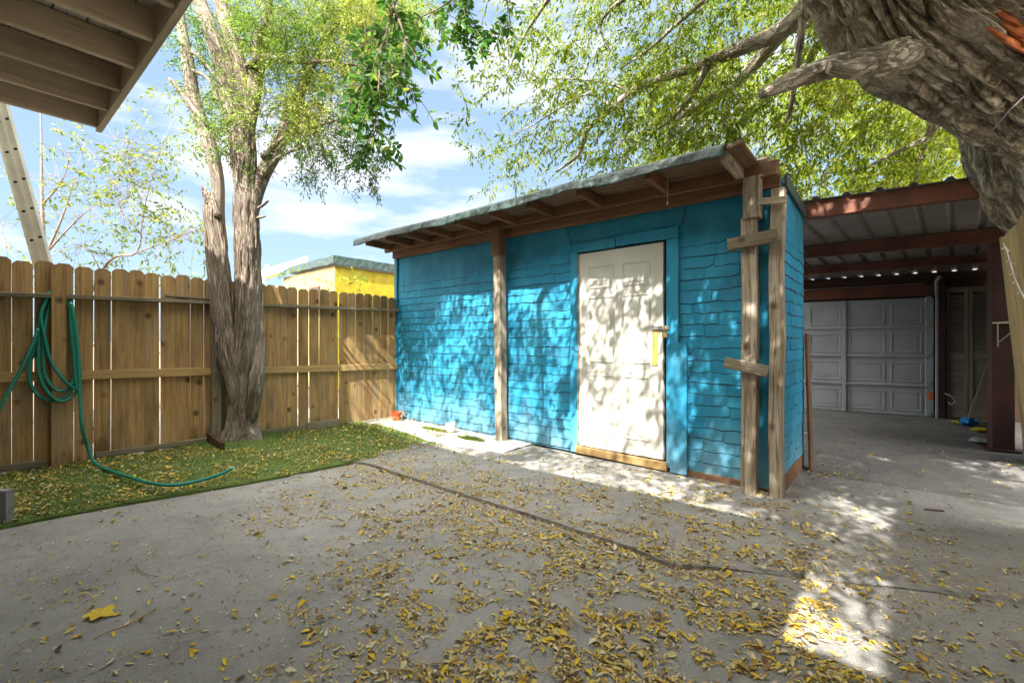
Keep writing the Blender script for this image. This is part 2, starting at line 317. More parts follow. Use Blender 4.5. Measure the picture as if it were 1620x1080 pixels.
    def build(s, name, mats, parent=None, smooth=False, thick=0, mw=None):
        me = bpy.data.meshes.new(name); me.from_pydata(s.v, [], s.f)
        mats = mats if isinstance(mats, (list, tuple)) else [mats]
        for m in mats: me.materials.append(M[m])
        if any(s.m): me.polygons.foreach_set('material_index', s.m)
        a = me.attributes.new('gc', 'FLOAT_VECTOR', 'POINT'); a.data.foreach_set('vector', np.array(s.g, dtype=np.float32).ravel())
        a = me.attributes.new('rnd', 'FLOAT', 'POINT'); a.data.foreach_set('value', np.array(s.r, dtype=np.float32))
        if smooth: me.polygons.foreach_set('use_smooth', [True] * len(s.f))
        me.update(); o = bpy.data.objects.new(name, me); COL.objects.link(o)
        if parent: o.parent = parent
        if mw is not None: o.matrix_world = mw
        if thick:
            md = o.modifiers.new('solid', 'SOLIDIFY'); md.thickness = thick; md.offset = 0
        return o
def tag(o, label=None, cat=None, group=None, kind=None):
    if label: o['label'] = label
    if cat: o['category'] = cat
    if group: o['group'] = group
    if kind: o['kind'] = kind
    return o
def thing(name, label, cat, group=None, mw=None, loc=None):
    o = bpy.data.objects.new(name, None); COL.objects.link(o); o.empty_display_size = 0.2
    if mw is not None: o.matrix_world = mw
    if loc is not None: o.location = loc
    return tag(o, label, cat, group)
def smooth_path(pts, k=6):
    """Catmull-Rom through tuples (any length)"""
    P = [np.array(p, float) for p in pts]; P = [2*P[0]-P[1]] + P + [2*P[-1]-P[-2]]; out = []
    for i in range(1, len(P) - 2):
        for j in range(k):
            t = j / k; a, b, c, d = P[i-1], P[i], P[i+1], P[i+2]
            out.append(0.5 * ((2*b) + (-a+c)*t + (2*a-5*b+4*c-d)*t*t + (-a+3*b-3*c+d)*t**3))
    out.append(P[-2]); return out
def tubepath(mb, pts, k=6, **kw):
    q = smooth_path(pts, k); mb.tube([Vector(p[:3]) for p in q], [max(0.001, p[3]) for p in q], **kw)

class Leaves:
    """numpy leaf cloud: folded rhombus leaves"""
    def __init__(s): s.P = []; s.D = []; s.S = []; s.Rn = []
    def add(s, p, d, size, r): s.P.append(p); s.D.append(d); s.S.append(size); s.Rn.append(r)
    def build(s, name, mat, parent=None, ratio=0.36, fold=0.25, wide=False, curl=0.0):
        P = np.array(s.P, np.float32); D = np.array(s.D, np.float32); D /= np.linalg.norm(D, axis=1)[:, None] + 1e-9
        S_ = np.array(s.S, np.float32)[:, None]; n = len(P)
        q = rng.normal(size=(n, 3)).astype(np.float32); side = np.cross(D, q); side /= np.linalg.norm(side, axis=1)[:, None] + 1e-9
        nn = np.cross(D, side)
        if wide:   # 8 verts: base, 2x left, 2x right, tip + mid vein pair
            w = ratio * S_ * 0.5
            v = [P, P + D*S_*0.3 + side*w*0.95 + nn*w*fold, P + D*S_*0.7 + side*w*0.8 + nn*w*(fold+curl), P + D*S_ + nn*S_*curl*0.4,
                 P + D*S_*0.7 - side*w*0.8 + nn*w*(fold+curl), P + D*S_*0.3 - side*w*0.95 + nn*w*fold, P + D*S_*0.3, P + D*S_*0.7 + nn*S_*curl*0.1]
            F = np.array([(0, 6, 1, 1), (6, 7, 2, 1), (7, 3, 2, 2), (0, 5, 6, 6), (5, 4, 7, 6), (4, 3, 7, 7)]); K = 8
            faces = []
            tri = [(0, 6, 1), (7, 3, 2), (0, 5, 6), (4, 3, 7)]; quad = [(6, 7, 2, 1), (5, 4, 7, 6)]
        else:
            w = ratio * S_ * 0.5
            v = [P, P + D*S_*0.45 + side*w + nn*w*fold, P + D*S_, P + D*S_*0.45 - side*w + nn*w*fold]
            tri = [(0, 1, 2), (0, 2, 3)]; quad = []; K = 4
        V_ = np.stack(v, 1).reshape(-1, 3); base = (np.arange(n) * K)[:, None]
        loops, tot = [], []
        T = (base[:, :, None] + np.array(tri)[None]).reshape(n, -1)
        if quad: Q = (base[:, :, None] + np.array(quad)[None]).reshape(n, -1); idx = np.concatenate([T, Q], 1)
        else: idx = T
        tot = np.tile(np.array([3]*len(tri) + [4]*len(quad)), n); st = np.concatenate([[0], np.cumsum(tot)[:-1]])
        me = bpy.data.meshes.new(name); me.vertices.add(len(V_)); me.vertices.foreach_set('co', V_.ravel())
        me.loops.add(idx.size); me.loops.foreach_set('vertex_index', idx.ravel().astype(np.int32))
        me.polygons.add(len(tot)); me.polygons.foreach_set('loop_start', st.astype(np.int32)); me.polygons.foreach_set('loop_total', tot.astype(np.int32))
        me.update(calc_edges=True); me.validate()
        a = me.attributes.new('rnd', 'FLOAT', 'POINT'); a.data.foreach_set('value', np.repeat(np.array(s.Rn, np.float32), K))
        me.materials.append(M[mat]); o = bpy.data.objects.new(name, me); COL.objects.link(o)
        if parent: o.parent = parent
        return o

# ================================================================== THE SETTING
def struct(name, mb, mats, **kw): return tag(mb.build(name, mats, **kw), kind='structure')
m = MB(); m.grid(lambda u, v: (-1200 + 2400*u, -1200 + 2400*v, -0.06), 8, 8); struct('ground', m, 'soil')
# near slab (the yard), far slab raised about 3 cm with a broken edge, driveway slab under the carport
edge_px = [(440,762),(555,733),(630,752),(700,775),(780,800),(860,825),(930,849),(1000,872),(1058,896),(1110,900),(1170,903),(1290,917),(1420,930),(1560,950),(1700,975),(2600,1090)]
edge = [ground(x, y) for x, y in edge_px]
m = MB(); m.grid(lambda u, v: (-7 + 14*u, -3 + 11*v, 0.0 + 0.003*N(u*14, v*11)), 60, 60); struct('yard_slab', m, 'slab', smooth=True)
m = MB(); top, bot, bo2 = [], [], []
q = smooth_path([tuple(p) for p in edge], 14)
SZ = 0.024
for i, p in enumerate(q):
    fz = sm(0, 25, i) * (1 - sm(112, 152, i))
    j = (0.007 * N(i * 0.45, 3) + 0.004 * N(i * 2.9, 8)) * fz
    top.append(Vector((p[0], p[1] + j, 0.0040 + (SZ - 0.0040) * fz))); bot.append(Vector((p[0] + 0.004, p[1] + j - 0.016 * fz - 0.004 + 0.012 * N(i*1.9, 1), -0.012)))
back = [MS @ Vector((lx, 0.0 if lx < 5.05 else .85, SZ)) for lx in np.linspace(0.55, 9.6, len(q))]
far2 = Vector((8, 5.5, SZ))
n = len(q); rows = 16; vs = []
for k in range(rows + 1):
    f = k / rows
    for i in range(n):
        a, b = top[i], back[i]; p = a.lerp(b, f); p.z = a.z + (SZ - a.z) * sm(0, 0.3, f) + 0.003 * N(p.x * 2, p.y * 2); vs.append(p)
m.add(vs, [(k*n+i, k*n+i+1, (k+1)*n+i+1, (k+1)*n+i) for k in range(rows) for i in range(n-1)], 0)
m.add(bot + top, [(i, i+1, n+i+1, n+i) for i in range(n-1) if top[i].z > .009], 1)
struct('raised_slab', m, ['slab', 'brokenedge'])
m = MB()
def drv(u, v):
    a = MS @ Vector((5.02 + 5.5*u, 0.80 + 5.6*v, 0)); return (a.x, a.y, 0.027 + 0.003*N(a.x*1.5, a.y*1.5)*sm(0, .2, v))
m.grid(drv, 30, 40)
m.grid(lambda u, v: tuple(MS @ Vector((0.5 + 4.52*u, 0.97 + 5.4*v, 0.027))), 4, 4)
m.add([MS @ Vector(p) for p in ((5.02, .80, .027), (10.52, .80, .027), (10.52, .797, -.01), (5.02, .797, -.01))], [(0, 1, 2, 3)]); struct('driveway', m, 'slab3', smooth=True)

# turf strip between fence and slab, and pale concrete by the shed corner
turf_edge = [ground(-260, 895), ground(0, 838), ground(110, 816), ground(235, 793), ground(400, 765), ground(560, 733), ground(640, 718), ground(702, 706)]
far_edge = [MS @ Vector((0.03, -5.9, 0)), MS @ Vector((0.03, -4.1, 0)), MS @ Vector((0.03, -3.5, 0)), MS @ Vector((0.03, -2.9, 0)), MS @ Vector((0.03, -2.3, 0)), MS @ Vector((0.03, -1.7, 0)), MS @ Vector((0.03, -1.0, 0)), MS @ Vector((0.03, -0.62, 0))]
te = smooth_path([tuple(p) for p in turf_edge], 8); fe = smooth_path([tuple(p) for p in far_edge], 8)
def turf_pt(u, v):
    i = u * (len(te) - 1); k = min(int(i), len(te) - 2); f = i - k
    a = te[k] * (1-f) + te[k+1] * f; b = fe[k] * (1-f) + fe[k+1] * f; p = a * (1-v) + b * v
    z = 0.020 + 0.06 * sm(0, 0.75, v) + 0.018 * N(p[0]*1.7, p[1]*1.7) * sm(0, 0.2, v) + 0.006*N(p[0]*6, p[1]*6)
    d = math.hypot(p[0] + 3.0, p[1] - 5.0); z += 0.05 * math.exp(-(d / 0.45) ** 2)
    return Vector((p[0], p[1] + 0.014*N(u*60, 3)*(1-v), z))
m = MB(); m.grid(turf_pt, 110, 40)
k = [tuple(turf_pt(i/110, 0)) for i in range(111)]; m.add(k + [(p[0], p[1]-0.004, -0.02) for p in k], [(i+1, i, 111+i, 112+i) for i in range(110)], 0)
struct('turf_ground', m, 'turf', smooth=True)
lv = Leaves()
for i in range(30000):
    u = random.random(); v = random.random(); p = turf_pt(u, v)
    lv.add(p - Vector((0, 0, 0.003)), (random.gauss(0, .5), random.gauss(0, .5), 1), random.uniform(0.010, 0.022) * (1.6 if random.random() < .1 else 1), min(1, max(0, 0.5 + 0.5*N(p.x*3, p.y*3) + random.gauss(0, .2))))
tag(lv.build('turf_grass', 'blade', ratio=0.22), 'short green artificial turf between the wooden fence and the concrete', 'turf', kind='stuff')
m = MB()
def pc(u, v):
    a = MS @ Vector((0.03 + 2.6*u, -0.95 + 0.95*v + 0.35*(1-v)*u, 0)); return (a.x, a.y, 0.045 + 0.006*N(a.x*3, a.y*3) - 0.03*sm(0.3, 0, v) - 0.008*sm(0.75, 1, u))
m.grid(pc, 24, 12); struct('pale_path', m, 'pale', smooth=True)

# ================================================================== SHED (frame: x along front 0..5.1, y into depth)
LSH = 5.10; shed = thing('shed', 'bright blue shake-sided shed with a green-edged lean-to roof and white door', 'shed', mw=MS)
DX0, DX1 = 3.27, 4.18
def top_z(x): return 2.56 - 0.015 * x
def shingle_wall(mb, org, du, nv, length, z0, zt, skip=None, ch=0.098, sw=0.30):
    """org + du*x ; nv outward normal. rows of separate wavy-edged shakes"""
    z = z0; row = 0
    while z < zt(0) - 0.02:
        x = -random.uniform(0, sw); h = ch * random.uniform(0.92, 1.08)
        while x < length:
            w = sw * random.uniform(0.8, 1.15); a, b = max(0, x), min(length, x + w - 0.004)
            x += w
            if b - a < 0.04: continue
            segs = [(a, b)]
            if skip:
                sx0, sx1, sz = skip
                if z < sz:
                    segs = [(p, q_) for p, q_ in ((a, min(b, sx0)), (max(a, sx1), b)) if q_ - p > 0.02]
            for a_, b_ in segs:
                nseg = 8; vs = []; fs = []; mt = []; sd = random.uniform(0, 99); tilt = random.uniform(-0.005, 0.005); hook = random.random() < 0.35
                flat = sm(1.9, 2.25, z)   # the top courses are caulked nearly flat
                lift = (0.0075 + 0.006 * random.random()) * (1 - 0.65 * flat)
                for k in range(nseg + 1):
                    f = k / nseg; xx = a_ + (b_ - a_) * f
                    zz = z + tilt * (f - .5) * 2 + 0.014 * N(sd + f * 2.2, z) + 0.006 * N(sd + f * 7, z * 3)
                    if hook: zz += 0.013 * sm(0.82, 1.0, f)
                    ztop = min(z + h + 0.03, zt(xx)); zz = min(zz, ztop - 0.004)
                    of = lift * (1 + 0.35 * N(sd + f * 4, 7)); b0 = Vector(org) + Vector(du) * xx
                    lw = (0.0060 + 0.007 * max(-.6, N(sd + f * 3.1, 21))) * (1 - .75 * flat); lw = max(.0008, lw)
                    for (o_, zq) in ((0.002, zz - 0.002), (of * .75, zz), (of, min(ztop, zz + lw)), (0.004, ztop)):
                        vs.append(b0 + Vector(nv) * o_ + Vector((0, 0, zq)))
                for k in range(nseg):
                    for j in range(3):
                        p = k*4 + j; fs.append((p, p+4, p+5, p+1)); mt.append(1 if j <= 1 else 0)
                fs.append((0, 1, 2, 3)); mt.append(0); e = nseg*4; fs.append((e, e+3, e+2, e+1)); mt.append(0)
                mb.add(vs, fs, mt, None, random.random())
        z += h; row += 1
m = MB()
zt = lambda x: top_z(x) - 0.02
m.box(0, DX0 - 0.08, 0, 0.05, 0.04, 2.50, 0, 0.9); m.box(DX1 + 0.09, LSH, 0, 0.05, 0.04, 2.47, 0, 0.9); m.box(DX0 - 0.08, DX1 + 0.09, 0.002, 0.05, 2.14, 2.478, 0, 0.9)
shingle_wall(m, (0, 0, 0), (1, 0, 0), (0, -1, 0), LSH, 0.06, zt, (DX0 - 0.10, DX1 + 0.10, 2.155))
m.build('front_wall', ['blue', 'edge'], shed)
m = MB()
m.box(LSH - 0.05, LSH - 0.001, 0.052, 0.95, 0.12, 2.42, 0, 0.8)
shingle_wall(m, (LSH, 0.0, 0), (0, 1, 0), (1, 0, 0), 0.95, 0.16, lambda x: 2.44 - 0.06*x)
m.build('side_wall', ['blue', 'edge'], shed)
m = MB(); m.box(0.0, 0.05, 0.052, 0.90, 0.04, 2.5, 0, .9); m.box(0.0, LSH - 0.06, 0.90, 0.95, 0.04, 2.45, 0, .9); m.build('back_wall', ['blue'], shed)
m = MB(); m.box(-0.03, 0.0, -0.03, 0.06, 0.03, 2.5, 0, .9); m.build('corner_board', 'greypost', shed)
m = MB(); m.board((0.02, -0.018, 0.05), (0.02, -0.018, 2.5), 0.05, 0.03, (1, 0, 0)); m.build('corner_trim', 'blue', shed)
m = MB(); m.board((DX1 + 0.1, -0.012, 0.05), (LSH, -0.012, 0.05), 0.05, 0.03, (0, 0, 1)); m.board((LSH - 0.005, 0.0, 0.09), (LSH - 0.005, .95, 0.09), 0.14, 0.03, (0, 0, 1)); m.build('base_board', 'eave', shed)
# door
dr = MB(); pn = 0.012
dr.box(DX0 + 0.01, DX1 - 0.01, -0.030, 0.008, 0.13, 2.10, 0, 0.7); door = dr.build('door', 'door', shed)
m = MB()
def panel(mb, x0, x1, z0, z1, y=-0.031, w=0.014):
    for (a, b, s_) in (((x0, z0), (x1, z0), 0), ((x0, z1), (x1, z1), 0)): mb.board((a[0], y, a[1]), (b[0], y, b[1]), w, pn, (0, 0, 1))
    for x in (x0, x1): mb.board((x, y, z0), (x, y, z1), w * .7, pn, (1, 0, 0))
    mb.grid(lambda u, v: (x0 + .03 + (x1-x0-.06)*u, y - .002, z0 + .03 + (z1-z0-.06)*v), 1, 1)
for (z0, z1) in ((1.74, 1.95), (1.0, 1.64), (0.28, 0.86)):
    panel(m, DX0 + 0.13, DX0 + 0.40, z0, z1); panel(m, DX0 + 0.50, DX0 + 0.77, z0, z1)
m.build('door_moulding', 'door', door)
for z in (0.35, 1.15, 1.85): m = MB(); m.tube([(DX0 + 0.004, -0.036, z - .045), (DX0 + 0.004, -0.036, z + .045)], 0.008, 8); m.build('hinge', 'steel', door)
m = MB(); m.board((DX1 - 0.085, -0.034, 0.98), (DX1 - 0.08, -0.034, 1.29), 0.055, 0.006, (1, 0, 0)); m.build('bare_wood_patch', 'latchwood', door)
m = MB(); m.board((DX1 - 0.11, -0.045, 1.325), (DX1 + 0.055, -0.045, 1.325), 0.035, 0.006, (0, 0, 1)); m.tube([(DX1 + .02, -.055, 1.33), (DX1 + .02, -.075, 1.33), (DX1 + .02, -.075, 1.30), (DX1 + .02, -.055, 1.30)], 0.005, 6)
m.build('hasp', 'steel', door)
m = MB(); m.box(DX1 - 0.0, DX1 + 0.045, -0.085, -0.06, 1.235, 1.285); m.tube([(DX1 + .008, -.072, 1.285), (DX1 + .008, -.072, 1.315), (DX1 + .022, -.072, 1.325), (DX1 + .037, -.072, 1.315), (DX1 + .037, -.072, 1.285)], 0.004, 6)
m.build('padlock', 'brass', door)
m = MB()
m.board((DX0 - 0.055, -0.022, 0.05), (DX0 - 0.055, -0.022, 2.12), 0.085, 0.03, (1, 0, 0), seg=4, warp=.004)
m.board((DX0 - 0.10, -0.024, 2.165), (DX0 + 0.42, -0.024, 2.16), 0.085, 0.03, (0, 0, 1)); m.board((DX0 + 0.432, -0.024, 2.175), (DX1 + 0.13, -0.024, 2.17), 0.10, 0.03, (0, 0, 1))
m.board((DX1 + 0.075, -0.022, 0.07), (DX1 + 0.075, -0.022, 2.115), 0.11, 0.03, (1, 0, 0), seg=4, warp=.004)
m.build('door_trim', 'blue', shed)
m = MB(); m.board((DX1 + 0.135, -0.045, 0.04), (DX1 + 0.135, -0.045, 1.19), 0.15, 0.022, (1, 0, 0), seg=6, warp=.01); m.build('patch_board', 'blue', shed)
m = MB(); m.board((DX0 - 0.01, -0.02, 1.1), (DX0 - .01, -0.02, 2.1), 0.03, 0.02, (1, 0, 0)); m.board((DX0 - 0.008, -0.02, 0.06), (DX0 - .008, -0.02, 1.09), 0.032, 0.024, (1, 0, 0)); m.build('jamb', 'greypost', shed)
m = MB(); m.box(DX0 - 0.01, DX1 + 0.02, 0.010, 0.05, 0.04, 2.12); m.build('door_gap', 'dark', shed)
m = MB(); m.board((DX0 - 0.02, -0.028, 0.085), (DX1 + 0.03, -0.028, 0.075), 0.075, 0.05, (0, 0, 1)); m.build('threshold', 'railmid', shed)
# cracks in the caulked top panel
m = MB()
for path in ([(885,330),(900,372),(905,398),(902,410)], [(1086,318),(1083,340),(1078,358)], [(885,357),(925,348),(935,346)]):
    pt = [on_front(x, y, 0.016) for x, y in path]; q = smooth_path([tuple(p) for p in pt], 4)
    m = MB(); m.tube([Vector(p) + Vector((0.004*N(i*1.7), 0, 0)) for i, p in enumerate(q)], [0.002 + 0.004*abs(N(i*0.9, 4)) for i in range(len(q))], 5); m.build('wall_crack', 'dark', shed)
# eave beam, rafters, roof
m = MB()
m.board((-0.10, -0.13, 2.588), (2.28, -0.13, 2.562), 0.10, 0.045, (0, 0, 1), seg=5, warp=.006); m.board((2.26, -0.135, 2.566), (5.10, -0.135, 2.513), 0.11, 0.045, (0, 0, 1), seg=6, warp=.010)
m.build('eave_beam', 'eave', shed)
m = MB(); m.board((0.0, -0.055, 2.50), (LSH, -0.055, 2.43), 0.10, 0.05, (0, 0, 1), seg=5, warp=.01); m.build('wall_plate', 'eave', shed)
RXS = [0.05, 0.55, 0.98, 1.42, 1.95, 2.50, 3.02, 3.60, 4.25, 4.84]
for i, x in enumerate(RXS):
    m = MB(); zb = top_z(x); w = .045
    m.board((x, -0.545, zb + 0.055), (x, 0.95, zb - 0.005), w if i < 9 else .06, 0.09 if i < 9 else .10, (1, 0, 0), seg=3, warp=.006)
    m.build('rafter', 'eave' if i < 9 else 'post', shed)
def rz(x, y): return top_z(x) + 0.108 - 0.04 * (y + 0.55) + 0.014 * N(x * 1.1, y * 1.5) + 0.008 * math.sin(x * 2.1)
m = MB()
for k in range(9):
    y0 = -0.565 + k * 0.17
    for (a, b) in ((-0.17, 2.4), (2.41, 4.88)):
        mb_ = [( a + (b-a)*i/8, ) for i in range(9)]
        vs = []; gs = []; oz = random.uniform(0, 40)
        for (x,) in mb_:
            for (yy, dz) in ((y0, -.012), (y0 + .165, -.012), (y0 + .165, 0.0), (y0, 0.0)): vs.append((x, yy, rz(x, yy) + dz)); gs.append((yy + oz, dz, x + oz))
        m.add(vs, [(j*4+c, j*4+(c+1) % 4, j*4+4+(c+1) % 4, j*4+4+c) for j in range(8) for c in range(4)] + [(3,2,1,0), (32,33,34,35)], 0, gs)
m.build('roof_boards', 'ply', shed)
m = MB()
def roof_skin(u, v):   # v: 0 at hem of the folded edge, then up and back over the boards
    x = -0.21 + u * 5.06; wob = 0.020 * N(x * 4, 5) + 0.014 * N(x * 1.3, 2) + .010 * N(x * 11, 8)
    hem = 0.098 + 0.030 * N(x * 1.9, 11) - 0.012 * abs(math.sin(x * 5.6))
    if v < 0.25:
        f = v / 0.25; return (x, -0.592 - 0.010 * (1 - f) + wob * (1 - f) + 0.004 * N(x*14, f*3), rz(x, -.57) + 0.008 - hem * (1 - f))
    f = (v - 0.25) / 0.75; y = -0.588 + 1.62 * f; return (x, y, rz(x, y) + 0.010 + 0.004 * N(x * 3, y * 3))
m.grid(roof_skin, 150, 20); m.build('roofing', 'green', shed, smooth=True, thick=0.004)
m = MB(); m.board((4.915, -0.60, 2.585), (4.93, 0.98, 2.52), 0.10, 0.03, (0.9, 0, 0.2), seg=3, warp=.012); m.build('rake_board', 'ply', shed)
m = MB(); m.board((LSH + 0.02, 0.02, 2.45), (LSH + 0.02, 0.98, 2.39), 0.10, 0.02, (0, 0, 1)); m.build('side_trim', 'green', shed)
# posts
def logpost(name, a, b, w, mat='post', wob=0.01, seg=12):
    m = MB(); m.board(a, b, w, w, (1, 0, 0), seg=seg, warp=wob); return m.build(name, mat, shed)
logpost('post', (2.255, -0.10, -0.0), (2.235, -0.125, 2.25), 0.105, wob=.010)
m = MB(); m.board((2.235, -0.13, 2.20), (2.235, -0.145, 2.53), 0.12, 0.13, (1, 0, 0), seg=3, warp=.008); m.build('post_head', 'eave', shed)
logpost('post', (4.905, -0.135, 0.0), (4.905, -0.115, 2.16), 0.104, wob=.012)
m = MB(); m.board((4.925, -0.125, 2.15), (4.925, -0.115, 2.47), 0.115, 0.12, (1, 0, 0), seg=3, warp=.012); m.build('post_head', 'post', shed)
logpost('post', (5.085, -0.10, 0.0), (5.085, -0.07, 2.36), 0.092, wob=.014)
m = MB(); m.board((4.765, -0.205, 1.958), (5.11, -0.195, 1.985), 0.10, 0.022, (0, 0, 1)); m.board((4.767, -0.219, 1.933), (5.09, -0.21, 1.955), .035, .012, (0, 0, 1)); m.build('cross_plank', 'greypost', shed)
m = MB(); m.board((4.745, -0.215, 1.035), (5.045, -0.205, 0.975), 0.085, 0.024, (0, 0, 1)); m.board((4.75, -0.229, 1.008), (5.04, -0.221, 0.948), .025, .012, (0, 0, 1)); m.build('cross_plank', 'greypost', shed)
m = MB(); m.board((4.97, -0.17, 2.265), (5.16, -0.165, 2.245), 0.05, 0.03, (0, 0, 1)); m.build('cross_plank', 'post', shed)
m = MB(); m.board((4.98, -.13, 2.56), (4.98, -.07, 2.60), .09, .07, (1, 0, 0)); m.build('beam_block', 'post', shed)
m = MB(); m.board((4.985, -0.03, 0.05), (4.985, -0.03, 2.40), 0.07, 0.03, (1, 0, 0)); m.build('corner_trim', 'blue', shed)
m = MB(); m.tube([(2.12, -.165, 2.55), (2.14, -.19, 2.50), (2.18, -.19, 2.46), (2.21, -.19, 2.49)], .004, 6); m.tube([(2.08, -.17, 2.50), (2.10, -.19, 2.46), (2.13, -.19, 2.45), (2.15, -.185, 2.49)], .006, 6); m.build('hook', 'steel', shed)
m = MB(); p0 = on_front(1056, 265, 0.3); p1 = on_front(1056, 318, 0.3); m.tube([p0, p1], 0.0016, 5); m.lathe([(0.002, 0.03), (0.007, 0.015), (0.006, 0)], (p1.x, p1.y, p1.z - 0.03), 8); m.build('pull_cord', 'white', shed)

# leaning board at the shed's far corner
bd = MB(); a = MS @ Vector((5.17, 0.93, 0.03)); b = MS @ Vector((5.13, 0.99, 1.27)); bd.board(a, b, 0.16, 0.02, V2); tag(bd.build('leaning_board', 'eave'), 'narrow brown board standing on end against the blue side wall', 'board')

# ================================================================== LEFT FENCE (shed frame, x = 0 plane, y negative toward camera)
fence = thing('wooden_fence', 'brown dog-eared picket fence left of the blue shed, with a hose hung on it', 'fence', mw=MS)
def f_top(t): return 1.87 + 0.012 * t
m = MB(); y = -0.03; i = 0
while y > -5.8:
    w = 0.122 + random.uniform(-0.004, 0.006); gap = random.choice([0.003, 0.004, 0.010, 0.013]) if y > -3.0 else random.choice([0.003, 0.005, 0.008])
    if -1.45 < y < -1.2 and random.random() < .7: gap = .016
    t = -y; zt_ = f_top(t) + random.uniform(-0.012, 0.012); z0 = 0.075 + random.uniform(-.02, .01); ce = 0.028; x0 = -0.012 + random.uniform(-.004, .004); th = 0.016
    yc = y - w/2; ln = random.uniform(-.004, .004); oy = random.uniform(0, 60); oz = random.uniform(0, 60)
    pr = [(-w/2, z0), (w/2, z0), (w/2, zt_ - ce), (w/2 - ce, zt_), (-w/2 + ce, zt_), (-w/2, zt_ - ce)]
    ns = len(pr); vs = [(x0 + s_*th + .006*math.sin(zz*2+oy)*.6, yc + yy + ln*zz, zz) for s_ in (0, 1) for yy, zz in pr]; gs = [(yy + oy, s_*th, zz + oz) for s_ in (0, 1) for yy, zz in pr]
    m.add(vs, [tuple(range(ns-1, -1, -1)), tuple(range(ns, 2*ns))] + [(k, (k+1) % ns, ns + (k+1) % ns, ns + k) for k in range(ns)], 0, gs)
    y -= w + gap
m.build('pickets', 'fence', fence)
m = MB(); m.board((0.05, -0.02, 1.668), (0.05, -2.41, 1.625), 0.09, 0.038, (1, 0, 0), seg=5, warp=.006); m.board((0.05, -2.43, 1.628), (0.05, -5.8, 1.568), 0.09, 0.038, (1, 0, 0), seg=6, warp=.006); m.build('top_rail', 'rail', fence)
m = MB(); m.board((0.026, -0.02, 0.825), (0.026, -2.36, 0.865), 0.085, 0.038, (0, 0, 1)); m.board((0.026, -2.44, 0.868), (0.026, -5.8, 0.925), 0.085, 0.038, (0, 0, 1)); m.build('middle_rail', 'railmid', fence)
m = MB(); m.board((0.03, -1.15, 0.10), (0.03, -2.38, 0.125), 0.055, 0.035, (0, 0, 1)); m.board((0.03, -2.45, 0.12), (0.03, -3.38, 0.12), 0.05, 0.035, (0, 0, 1)); m.board((0.045, -3.70, 0.12), (0.03, -5.8, 0.12), 0.06, 0.035, (0, 0, 1)); m.build('kick_board', 'rail', fence)
m = MB(); m.board((0.060, -3.63, -0.03), (0.055, -3.63, 1.885), 0.095, 0.095, (0, 1, 0), seg=3, warp=.003); m.build('fence_post', 'fence', fence)
m = MB(); m.board((0.055, -2.40, -0.03), (0.055, -2.40, 1.60), 0.09, 0.09, (0, 1, 0), seg=3, warp=.003); m.build('fence_post', 'greypost', fence)
m = MB(); m.board((0.10, -2.36, 1.585), (0.10, -2.30, 1.585), 0.09, 0.045, (0, 0, 1)); m.build('bracket_block', 'greypost', fence)
m = MB(); m.board((0.06, -2.85, 1.672), (0.055, -2.2, 1.662), 0.085, 0.02, (1, 0, 0)); tag(m.build('loose_board', 'rail', mw=MS), 'thin grey board lying loose on the top rail behind the tree', 'board')
m = MB(); m.board((0.10, -0.98, 0.11), (0.12, -1.42, 0.11), 0.115, 0.035, (0, 0, 1)); tag(m.build('concrete_curb', 'greypost', mw=MS), 'short pale grey weathered board propped at the foot of the fence', 'board')
m = MB(); a = at(330, 688, 4.85); b = at(352, 706, 4.55); a.z = 0.165; b.z = 0.12; m.board(a, b, 0.10, 0.038, (0, 0, 1)); tag(m.build('timber_offcut', 'oldwall'), 'dark brown timber offcut at the left foot of the tree', 'timber')

# ladder beyond the fence
lad = thing('extension_ladder', 'pale aluminium extension ladder leaning beyond the fence under the deck', 'ladder')
A = at(74, 430, 4.75); B = at(-4, 150, 4.55); dlad = (B - A).normalized(); A2 = A - dlad * 1.9
for nm, off, w in (('outer_rail', 0.0, 0.085), ('inner_rail', 0.088, 0.075)):
    m = MB(); s_ = Vector((1, 0.1, 0)); s_ = (s_ - dlad * s_.dot(dlad)).normalized(); nn = dlad.cross(s_)
    p, q_ = A2 + s_ * (off - .05), B + dlad * 1.5 + s_ * (off - .05)
    m.board(p, q_, w, 0.022, s_); m.board(p - s_*w*.46 - nn*.014, q_ - s_*w*.46 - nn*.014, .008, .03, s_); m.board(p + s_*w*.46 - nn*.014, q_ + s_*w*.46 - nn*.014, .008, .03, s_)
    r_ = m.build(nm, 'alu', lad)
    ln = (q_ - p).length; k = 0.14
    while k < ln - .1:
        m = MB(); c = p + dlad * (k + (0.02 if off else 0)); ring = [c + s_ * (.021*math.cos(j*math.pi/6)) + dlad * (.013*math.sin(j*math.pi/6)) for j in range(12)]
        up = nn if nn.y < 0 else -nn
        m.add([x + up*.0125 for x in ring] + [x + up*.010 for x in ring], [tuple(range(12)), tuple(range(23, 11, -1))] + [(j, (j+1) % 12, 12 + (j+1) % 12, 12 + j) for j in range(12)]); k += 0.30; m.build('rung_end', 'dark', r_)

